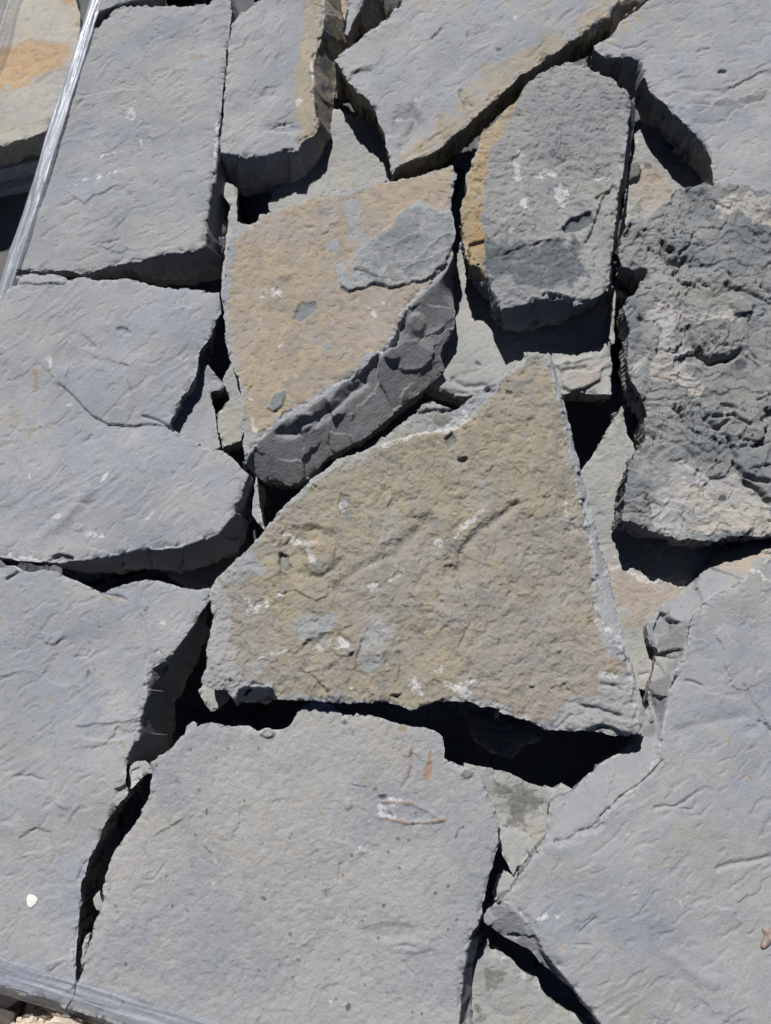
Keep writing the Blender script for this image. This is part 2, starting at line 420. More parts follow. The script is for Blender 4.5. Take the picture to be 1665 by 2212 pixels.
    # (closed with a fan round the middle)
    cxi = nv; vx = np.append(vx, ox); vy = np.append(vy, oy); vz = np.append(vz, oz+.001)
    lastr = base_i + K*nb; i, j = bmap[be[:, 0]], bmap[be[:, 1]]
    TRI = np.stack([lastr+j, lastr+i, np.full(len(i), cxi)], 1)
    nv += 1
    me = bpy.data.meshes.new(name)
    me.vertices.add(nv); co = np.stack([vx-ox, vy-oy, vz-oz], 1).astype(np.float32); me.vertices.foreach_set('co', co.ravel())
    nl = len(Q)*4 + len(TRI)*3; me.loops.add(nl)
    me.loops.foreach_set('vertex_index', np.concatenate([Q.ravel(), TRI.ravel()]).astype(np.int32))
    npoly = len(Q)+len(TRI); me.polygons.add(npoly)
    ls = np.concatenate([np.arange(len(Q))*4, len(Q)*4 + np.arange(len(TRI))*3]).astype(np.int32)
    me.polygons.foreach_set('loop_start', ls)
    me.polygons.foreach_set('use_smooth', np.ones(npoly, bool))
    me.update(calc_edges=True)
    nskirt = nv - len(x)
    ca = me.attributes.new('mask', 'FLOAT_COLOR', 'POINT'); mm = np.zeros((nv, 4), np.float32); mm[:len(x)] = mask
    sk = mask[bv]
    for k in range(K+1): mm[base_i+k*nb: base_i+(k+1)*nb] = sk*max(0, 1-2.2*k/K)
    ca.data.foreach_set('color', mm.ravel())
    ra = me.attributes.new('rim', 'FLOAT', 'POINT'); rr = np.zeros(nv, np.float32); rr[:len(x)] = np.maximum(rim, rimT); rr[base_i:base_i+nb] = 1
    ra.data.foreach_set('value', rr)
    fa = me.attributes.new('side', 'FLOAT', 'POINT'); ff = np.ones(nv, np.float32); ff[:len(x)] = face
    fa.data.foreach_set('value', ff)
    me.materials.append(mat)
    o = collect(bpy.data.objects.new(name, me)); o.location = (ox, oy, oz)
    o['label'] = label; o['category'] = cat
    if group: o['group'] = group
    return o

GREY = dict(base=(.285, .288, .302), base2=(.315, .312, .318), face=(.262, .262, .272))
# ------------------------------------------------------------------ stone materials
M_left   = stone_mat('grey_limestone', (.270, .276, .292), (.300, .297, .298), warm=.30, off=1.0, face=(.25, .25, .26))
M_second = stone_mat('grey_limestone_tan_edge', (.275, .280, .294), (.305, .303, .305), tan=(.36, .31, .225), warm=.2, off=2.0)
M_third  = stone_mat('grey_limestone_sandy_edge', (.285, .286, .302), (.315, .308, .310), tan=(.36, .305, .215), warm=.5, off=3.0, face=(.30, .255, .19))
M_tr     = stone_mat('pale_grey_limestone', (.280, .285, .300), (.305, .303, .308), tan=(.36, .31, .22), warm=.25, off=4.0)
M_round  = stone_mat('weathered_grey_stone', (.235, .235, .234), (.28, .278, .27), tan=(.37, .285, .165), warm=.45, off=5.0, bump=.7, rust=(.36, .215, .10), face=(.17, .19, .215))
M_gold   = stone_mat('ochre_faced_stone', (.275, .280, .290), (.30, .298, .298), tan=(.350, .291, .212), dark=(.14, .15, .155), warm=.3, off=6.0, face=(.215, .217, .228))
M_center = stone_mat('olive_tan_faced_stone', (.28, .285, .292), (.305, .302, .292), tan=(.312, .272, .200), dark=(.15, .15, .14), warm=.4, fleck=.9, speck=.6, off=7.0, bump=.8, face=(.34, .345, .36))
M_crag   = stone_mat('craggy_stone', (.190, .198, .205), (.265, .265, .255), tan=(.43, .40, .345), dark=(.085, .09, .095), warm=.35, off=8.0, bump=1.0, pale=(.42, .41, .38))
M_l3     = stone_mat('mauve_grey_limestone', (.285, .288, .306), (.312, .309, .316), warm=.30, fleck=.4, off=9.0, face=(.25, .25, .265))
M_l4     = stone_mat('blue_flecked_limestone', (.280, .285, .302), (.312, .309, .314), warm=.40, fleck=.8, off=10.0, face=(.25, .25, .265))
M_bot    = stone_mat('speckled_limestone', (.285, .286, .292), (.318, .310, .305), warm=.30, fleck=.4, off=11.0, speck=.8, bump=.6)
M_right  = stone_mat('smooth_grey_limestone', (.270, .275, .290), (.300, .298, .300), tan=(.40, .33, .24), warm=.45, fleck=.4, off=12.0, face=(.27, .275, .29))
M_low    = stone_mat('dusty_limestone', (.31, .303, .288), (.345, .333, .310), tan=(.38, .31, .225), warm=.4, off=13.0, bump=.8, dark=(.12, .12, .11))
M_low2   = stone_mat('dusty_grey_limestone', (.300, .298, .292), (.33, .322, .308), tan=(.38, .31, .225), warm=.3, off=14.0, dark=(.11, .115, .115))
M_deep   = stone_mat('deep_shade_limestone', (.12, .12, .125), (.14, .14, .14), off=15.0)  # limestone darkened in colour to stand for the deep gap shade
M_shade  = stone_mat('shade_darkened_limestone', (.13, .13, .14), (.15, .15, .15), off=16.0)  # shade under the upper slabs put into the stone colour

# ------------------------------------------------------------------ top course
slab('tall smooth grey slab in the top left corner against the clear wrap',
     'A 75 1590 160 1330 215 1200 290 1010 290 890 330 820 400 650 440 500 470 400 480 290 530 185 600 170 640 110 700 60 760 35 850 30 1000 38 1100 20 1250 5 1330 -30 1395 -30 1400 80 1388 160 1378 240 1362 400 1345 600 1330 780 1310 970 1285 1110 1255 1330 1238 1440 1228 1508 1130 1525 1010 1530 900 1555 800 1580 700 1605 560 1640 490 1648 400 1635 300 1630 180 1630 75 1640',
     0.0, .075, M_left, 'smooth', seed=100, th=.5, jag=.0010,
     faces=[('A 1325 860 1310 970 1285 1110 1255 1330 1238 1440 1228 1508', 'A 1345 860 1390 1100 1375 1300 1360 1500 1330 1645', .05, .0006),
            ('A 1228 1508 1130 1525 1010 1530 900 1555 800 1580 700 1605 560 1640 490 1648 420 1638', 'A 1330 1645 1200 1672 1110 1690 900 1700 700 1700 560 1690 420 1680', .05, .0015)],
     feats=[('scarp', 'z', 'A 560 560 640 555 730 535 800 545 860 520', dict(w=14, v=-.0012)),
            ('line', 'z', 'A 470 640 500 600', dict(w=3, v=-.0022, warp=2)),
            ('line', 'z', 'A 620 1480 665 1465 718 1450', dict(w=2.5, v=-.0016, warp=2)),
            ('line', 'z', 'A 390 1250 420 1230 455 1210', dict(w=5, v=-.0018)),
            ('spot', 'z', 'A 400 480', dict(rx=60, ry=90, v=.002)),
            ('spot', 2, 'A 790 690', dict(rx=13, ry=16, v=.62)), ('spot', 2, 'A 845 855', dict(rx=6, ry=8, v=.6)),
            ('line', 2, 'A 600 960 660 920 780 895 830 885', dict(w=4, v=.45, warp=8)),
            ('line', 2, 'A 440 1110 520 1080 640 1060 760 1020', dict(w=5, v=.45, warp=9)),
            ('line', 2, 'A 1325 720 1305 880 1300 960', dict(w=4, v=.75)),
            ('spot', 0, 'A 1180 330', dict(rx=16, ry=12, v=.5))])
slab('grey slab end behind the tall slab at the top left corner of the stack',
     'A 525 95 560 20 575 -80 980 -80 900 -20 800 -5 760 8 700 30 650 58 600 72 560 88', .004, .06, M_left, 'smooth', seed=120)
slab('second slab from the left at the top, grey with a sandy broken right side',
     'B -60 75 -110 150 -128 250 -138 380 -150 500 -163 700 -183 880 -180 925 -60 945 0 950 100 935 180 910 240 898 285 905 300 850 345 815 400 785 395 700 385 600 375 480 378 370 400 280 430 180 445 90 440 40 450 -80 100 -80 60 -10 0 30',
     0.002, .075, M_second, 'smooth', seed=140, th=.9,
     faces=[('B 450 -80 440 40 445 90 430 180 400 280 378 370 375 480 385 600 395 700 400 785 345 815 300 850 285 905', 'B 560 -80 560 100 585 250 540 330 515 400 525 490 505 620 490 750 490 850 430 960 345 1085', .05, .0024),
            ('B 285 905 240 898 180 910 100 935 0 950 -60 945 -180 925', 'B 345 1085 280 1105 130 1122 0 1130 -95 1130 -130 1085 -185 960', .05, .0008)],
     feats=[('poly', 0, 'B 350 -80 345 40 330 100 300 200 290 330 265 430 260 560 275 680 290 800 300 850 480 900 600 300 560 -80', dict(w=10, v=.75, warp=10)),
            ('spot', 1, 'B 480 140', dict(rx=22, ry=40, v=.6)), ('spot', 1, 'B 450 330', dict(rx=26, ry=34, v=.5)), ('spot', 1, 'B 470 480', dict(rx=18, ry=40, v=.5)),
            ('line', 2, 'B 375 370 370 420 380 480', dict(w=4, v=.8)), ('spot', 2, 'B 300 620', dict(rx=14, ry=10, v=.5)),
            ('scarp', 'z', 'B 100 800 170 750 260 740 280 760', dict(w=10, v=-.003)),
            ('spot', 'z', 'B 200 770', dict(rx=34, ry=12, v=-.0035)), ('spot', 1, 'B 190 775', dict(rx=30, ry=9, v=.35)),
            ('line', 'z', 'B 0 545 60 575 160 565', dict(w=6, v=-.0012))])
slab('broad sandy-edged slab at top centre coming to a chipped point above the ochre slab',
     'B 510 375 600 290 660 230 760 160 840 100 900 30 960 -80 C 745 -80 748 0 735 15 700 60 690 85 620 120 560 170 480 225 420 260 380 300 300 335 270 370 240 400 180 440 150 445 110 500 60 540 10 590 B 1440 640 1330 740 1280 780 1200 850 1130 910 1060 950 1000 960 940 990 880 1020 860 1060 850 1010 825 870 810 790 760 680 710 590 650 560 600 510 560 440',
     0.010, .075, M_third, 'smooth', seed=160, th=.7, jag=.0015,
     faces=[('B 860 1060 880 1020 940 990 1000 960 1060 950 1130 910 1200 850 1280 780 1330 740 1440 640 C 10 590 60 540 110 500 150 445 180 440 240 400 270 370 300 335 380 300 420 260 480 225 560 170 620 120 690 85 735 15 745 -80',
             'B 862 1085 1030 1056 1150 990 1260 880 1400 765 1500 672 1600 590 1700 505 C 270 432 400 380 520 330 640 240 760 120 900 10 960 -80', .05, .0016)],
     feats=[('poly', 0, 'B 860 1090 900 900 1080 780 1240 640 1300 500 1480 380 1665 300 C 176 300 340 180 480 90 640 -10 700 -80 1000 -80 760 140 400 400 100 640 B 1500 680 1200 1000', dict(w=14, v=.62, warp=10)),
            ('scarp', 'z', 'B 590 500 640 430 740 400 740 470', dict(w=10, v=.002)),
            ('poly', 'z', 'B 590 490 620 440 740 420 730 480 700 540 650 545', dict(w=3, v=-.0025, warp=4)),
            ('scarp', 'z', 'B 830 830 880 910 940 900 990 800 1080 720', dict(w=12, v=-.0025)),
            ('scarp', 'z', 'B 1300 180 1320 240 1400 200 1480 170', dict(w=16, v=-.003)),
            ('spot', 'z', 'B 960 760', dict(rx=34, ry=38, v=-.004)), ('line', 'z', 'B 980 650 1000 720 960 830 920 900', dict(w=9, v=-.003)),
            ('scarp', 'z', 'B 1060 860 1130 820 1170 795', dict(w=10, v=.002)), ('line', 'z', 'B 1280 560 1300 620 1340 650', dict(w=5, v=-.003)),
            ('line', 1, 'B 1270 570 1300 640', dict(w=5, v=.5)), ('spot', 1, 'B 1500 300', dict(rx=9, ry=5, v=.7)),
            ('spot', 2, 'B 1020 610', dict(rx=16, ry=10, v=.5)), ('spot', 2, 'B 900 710', dict(rx=10, ry=7, v=.6)), ('line', 2, 'B 1590 110 1650 90', dict(w=5, v=.7)),
            ('line', 3, 'B 1300 640 1310 690', dict(w=6, v=.4)), ('spot', 'z', 'B 1430 230', dict(rx=36, ry=16, v=-.002, rot=-.4))])
slab('large pale grey slab in the top right corner with a dark shaded lower left side',
     'C 980 -80 950 -20 870 45 760 110 715 185 650 240 598 268 604 295 650 332 720 340 800 330 860 338 893 355 895 420 915 500 960 580 1020 630 1080 710 1130 750 1190 810 1240 850 1280 900 1300 950 1305 1010 1320 1070 1330 1130 1400 1180 1700 1230 1830 1300 1830 -80',
     0.004, .075, M_tr, 'smooth', seed=180, th=.35, jag=.0013,
     faces=[('C 598 268 604 295 650 332 720 340 800 330 860 338 893 355 895 420 915 500 960 580 1020 630 1080 710 1130 750 1190 810 1240 850 1280 900 1300 950 1305 1010 1320 1090',
             'C 590 280 612 370 670 440 820 575 905 660 935 730 1000 795 1060 875 1120 950 1180 1003 1222 1062 1240 1115', .05, .0012)],
     feats=[('poly', 0, 'C 760 110 715 185 598 268 640 300 740 270 820 180 950 80 1000 0 950 -20', dict(w=12, v=.5, warp=8)),
            ('scarp', 'z', 'C 1665 520 1560 545 1460 600 1340 600 1290 650 1150 640', dict(w=22, v=.004)),
            ('scarp', 'z', 'C 1160 750 1300 760 1400 740 1440 660 1600 600 1665 585', dict(w=12, v=-.003)),
            ('scarp', 'z', 'C 1665 420 1580 440 1450 520 1380 530', dict(w=20, v=-.0028)),
            ('spot', 'z', 'C 1370 440', dict(rx=12, ry=6, v=-.004)), ('line', 'z', 'C 920 280 1000 400 1085 525', dict(w=1.6, v=-.0008, warp=2)),
            ('line', 'z', 'C 1220 320 1240 300 1290 298', dict(w=2.4, v=-.002, warp=1)),
            ('line', 'z', 'C 1020 600 1080 570 1110 565', dict(w=2, v=-.0015)), ('spot', 'z', 'C 1290 600', dict(rx=50, ry=14, v=.002)),
            ('spot', 0, 'C 940 275', dict(rx=5, ry=5, v=.6)), ('line', 2, 'C 1290 960 1275 1000 1300 1080', dict(w=7, v=.7)),
            ('line', 'z', 'C 660 240 760 290 860 270 920 240', dict(w=3, v=-.0015, warp=3))])
slab('round-topped weathered grey slab with a rust stained left edge and white crusts',
     'C 380 385 440 376 520 380 560 410 640 445 700 465 740 500 790 545 818 590 818 640 802 760 787 860 772 960 757 1080 742 1200 717 1380 702 1500 692 1600 682 1680 672 1760 F 685 180 645 265 570 305 480 330 470 290 350 288 240 303 160 320 60 345 30 370 E 1520 370 1500 300 B 1505 1800 1460 1740 1470 1680 1410 1590 1325 1590 1305 1540 1290 1470 1280 1370 1270 1280 1280 1240 1310 1170 1305 1110 1300 1050 1345 1000 1350 960 1380 900 1385 850 1410 790 1470 760 C 0 720 50 660 110 610 150 560 200 480 280 430',
     0.012, .05, M_round, 'grainy', seed=200, th=.8, jag=.0014,
     faces=[('C 820 595 818 640 802 760 787 860 772 960 757 1080 742 1200 717 1380 702 1500 692 1600 682 1680 672 1760 F 685 180',
             'C 832 605 833 650 830 760 814 900 797 1050 772 1250 747 1400 722 1560 704 1700 694 1775 F 695 190', .045, .0003),
            ('B 1325 1590 1410 1590 1470 1680 1460 1740 1505 1800 E 1500 300 1520 370 F 30 370 60 345 160 320 240 303 350 288 470 290 480 330 570 305 645 265 685 180',
             'B 1312 1605 1340 1700 1400 1770 E 1405 262 1440 300 1450 380 1500 440 1540 475 1640 478 F 260 465 400 430 480 400 560 370 640 310 697 235', .040, .0040)],
     feats=[('poly', 0, 'B 1270 1280 1350 960 1410 780 1665 530 1620 640 1540 760 1500 850 1440 900 1430 1040 1420 1180 1400 1300 1410 1420 1430 1560 1420 1700 1300 1620', dict(w=5, v=.95, warp=6)),
            ('line', 3, 'B 1425 940 1420 1060', dict(w=7, v=.85)), ('spot', 3, 'B 1380 1440', dict(rx=15, ry=22, v=1.0)), ('line', 3, 'B 1395 1250 1375 1380', dict(w=6, v=.6)),
            ('line', 3, 'B 1280 1250 1275 1300', dict(w=6, v=.5)),
            ('poly', 'z', 'B 1320 1480 1345 1470 1420 1450 1425 1420 1450 1700 1340 1700', dict(w=3, v=-.005, warp=2)),
            ('line', 2, 'C 140 930 125 1000 130 1080', dict(w=7, v=.85, warp=8)), ('line', 2, 'C 250 1060 310 1050 360 1070', dict(w=6, v=.85, warp=7)),
            ('spot', 2, 'C 400 1190', dict(rx=17, ry=27, v=.85)), ('spot', 2, 'C 170 1245', dict(rx=13, ry=11, v=.7)), ('line', 2, 'C 600 1080 690 1075', dict(w=5, v=.6)),
            ('spot', 2, 'C 88 1400', dict(rx=7, ry=6, v=.7)), ('spot', 2, 'C 175 1010', dict(rx=5, ry=5, v=.7)), ('spot', 2, 'C 70 1070', dict(rx=4, ry=7, v=.6)),
            ('poly', 1, 'C 330 830 500 900 600 900 740 960 760 1060 600 1090 450 1060 330 1000 250 930', dict(w=12, v=.42, warp=12)),
            ('poly', 1, 'C -60 1440 200 1480 480 1440 500 1520 560 1700 300 1780 120 1700 -60 1700', dict(w=14, v=.75, warp=14)),
            ('poly', 'z', 'C 400 1390 450 1340 520 1300 575 1290 590 1350 520 1390 440 1410', dict(w=4, v=-.006, warp=6)),
            ('poly', 1, 'C 400 1390 450 1340 520 1300 575 1290 590 1350 520 1390 440 1410', dict(w=4, v=.7, warp=6)),
            ('poly', 'z', 'C 720 1100 690 1140 650 1200 600 1330 540 1470 620 1380 680 1240 740 1130', dict(w=2, v=-.005, warp=3)),
            ('poly', 'z', 'C 690 1140 600 1200 640 1230', dict(w=2, v=-.003, warp=2)),
            ('scarp', 'z', 'C 20 1540 140 1500 270 1460 350 1465', dict(w=14, v=.003)), ('scarp', 'z', 'F 250 290 300 260 350 270 470 290', dict(w=10, v=.004)),
            ('line', 'z', 'C 400 750 410 870 440 960 360 1010', dict(w=4, v=-.002))])
slab('ochre faced slab with a dark layered patch and a broad grey chipped lower right side',
     'B 1225 1008 1100 1040 960 1075 850 1090 700 1112 640 1140 520 1142 420 1185 350 1210 220 1255 110 1285 60 1300 45 1340 A 1530 1360 1440 1425 1382 1435 1372 1550 1352 1700 1346 1800 D 1352 380 1362 450 1367 560 1387 640 1405 690 1432 760 1452 820 1462 950 1462 1080 1478 1110 1470 1180 1478 1250 1484 1290 E 0 1215 60 1130 150 1050 210 990 290 950 370 910 430 870 520 810 600 770 690 710 740 650 800 610 850 570 880 490 920 400 960 320 1020 270 1080 210 1150 140 1225 50 B 1240 1420 1222 1260 1222 1200 1250 1060',
     0.006, .08, M_gold, 'golden', seed=220, th=.8, jag=.0013, fac=.042,
     faces=[('E -30 1290 0 1215 60 1130 150 1050 210 990 290 950 370 910 430 870 520 810 600 770 690 710 740 650 800 610 850 570 880 490 920 400 960 320 1020 270 1080 210 1150 140 1225 50',
             'E -34 1300 0 1345 80 1410 250 1425 290 1410 380 1350 440 1280 500 1240 600 1190 700 1140 850 1010 960 920 1060 840 1130 770 1182 720 1150 650 1162 600 1200 540 1232 490 1237 400 1227 300 1222 150 1232 70', .040, .0020)],
     feats=[('poly', 0, 'B 1225 1000 1100 1040 850 1095 640 1150 400 1200 200 1265 50 1340 A 1440 1440 1400 1600 1370 1750 D 1380 300 1400 560 1430 700 1475 860 1480 1040 1520 1100 1580 1110 E 80 1100 210 980 430 850 560 790 690 650 800 590 880 470 930 340 1050 240 1200 60 B 1225 1560 1210 1270', dict(w=6, v=1.0, warp=9)),
            # grey layered patch
            ('poly', 0, 'B 560 1240 640 1190 700 1250 680 1330 660 1400 720 1450 840 1400 940 1250 1000 1220 1060 1210 1120 1270 1230 1260 1240 1500 1100 1680 1000 1710 840 1740 740 1720 600 1770 530 1720 520 1590 620 1560 660 1480 600 1420 590 1320', dict(w=4, v=-1.2, warp=6)),
            ('poly', 0, 'B 560 1560 640 1540 620 1640 600 1700 580 1620', dict(w=4, v=.9, warp=4)),
            ('poly', 1, 'B 880 1300 1000 1220 1230 1300 1240 1480 1100 1660 840 1740 740 1715 640 1640 610 1590 700 1480', dict(w=7, v=.52, warp=7)),
            ('poly', 'z', 'B 900 1290 1010 1230 1120 1290 1240 1290 1240 1480 1180 1600 1080 1680 900 1735 830 1735 740 1720 600 1768 545 1730 540 1680 610 1590 720 1470 830 1390', dict(w=2.2, v=.0042, warp=6, fade=240)),
            ('scarp', 'z', 'B 1225 1400 1150 1440 1080 1500 1000 1590 850 1600 780 1680 720 1720', dict(w=10, v=.0035)),
            ('scarp', 'z', 'B 1220 1500 1100 1560 960 1620 900 1640', dict(w=8, v=.0022)), ('scarp', 'z', 'B 1060 1390 960 1440 870 1480 800 1500', dict(w=8, v=.0018)),
            ('line', 'z', 'B 640 1640 720 1660 780 1690', dict(w=3, v=-.003)), 
            ('poly', 1, 'B 330 1260 450 1200 460 1260 560 1300 420 1310', dict(w=6, v=.5, warp=10)),
            ('poly', 0, 'B 440 1480 520 1430 550 1500 520 1530', dict(w=4, v=-.9, warp=4)),
            ('poly', 1, 'E 250 420 270 370 320 320 400 310 415 350 370 390 300 440', dict(w=4, v=.95, warp=4)), ('poly', 'z', 'E 250 420 270 370 320 320 400 310 415 350 370 390 300 440', dict(w=2, v=-.0018, warp=4)),
            ('poly', 1, 'E 95 950 150 870 210 850 215 880 190 940 140 985', dict(w=3, v=.95, warp=3)), ('poly', 'z', 'E 95 950 150 870 210 850 215 880 190 940 140 985', dict(w=2, v=.003, warp=3)),
            ('line', 1, 'E 225 915 250 918', dict(w=3, v=.9, warp=1)),
            ('poly', 0, 'E 180 580 250 500 400 480 500 560 480 640 420 600 300 560', dict(w=10, v=-.45, warp=12)), ('poly', 1, 'E 400 530 480 540 520 640 460 620', dict(w=8, v=.4, warp=8)),
            ('line', 2, 'E 720 350 760 400', dict(w=7, v=.6, warp=6)), ('spot', 2, 'E 805 318', dict(rx=4, ry=4, v=.9)), ('line', 2, 'E 180 590 200 560', dict(w=5, v=.6)),
            ('line', 2, 'E 80 270 130 250 190 260', dict(w=9, v=.45, warp=6)), ('spot', 2, 'E 10 905', dict(rx=6, ry=4, v=.9)), ('line', 2, 'E 0 1020 15 1060 30 1090', dict(w=5, v=.9)),
            ('poly', 0, 'E 500 790 640 780 700 660 740 660 700 720 600 800 440 880 430 850', dict(w=5, v=-.9, warp=5)),
            ('spot', 'z', 'E 210 150', dict(rx=17, ry=14, v=.0022)), ('spot', 0, 'E 230 150', dict(rx=10, ry=10, v=.3)),
            # folds on the broken side
            ('spot', 'z', 'E 1010 450', dict(rx=20, ry=24, v=.005)), ('spot', 'z', 'E 860 640', dict(rx=18, ry=16, v=.005)), ('spot', 'z', 'E 320 1040', dict(rx=26, ry=22, v=.006)),
            ('line', 'z', 'E 200 1110 420 1020 560 900 680 800', dict(w=11, v=-.007, warp=6)),
            ('scarp', 'z', 'E 880 700 940 740 1020 730 1090 700', dict(w=18, v=.003)), ('scarp', 'z', 'E 480 1180 470 1080 440 1000', dict(w=16, v=.003)),
            ('scarp', 'z', 'E 1050 540 1140 500 1200 450', dict(w=12, v=.0035)), ('scarp', 'z', 'E 640 830 560 930 450 990 400 1060', dict(w=12, v=.004))])
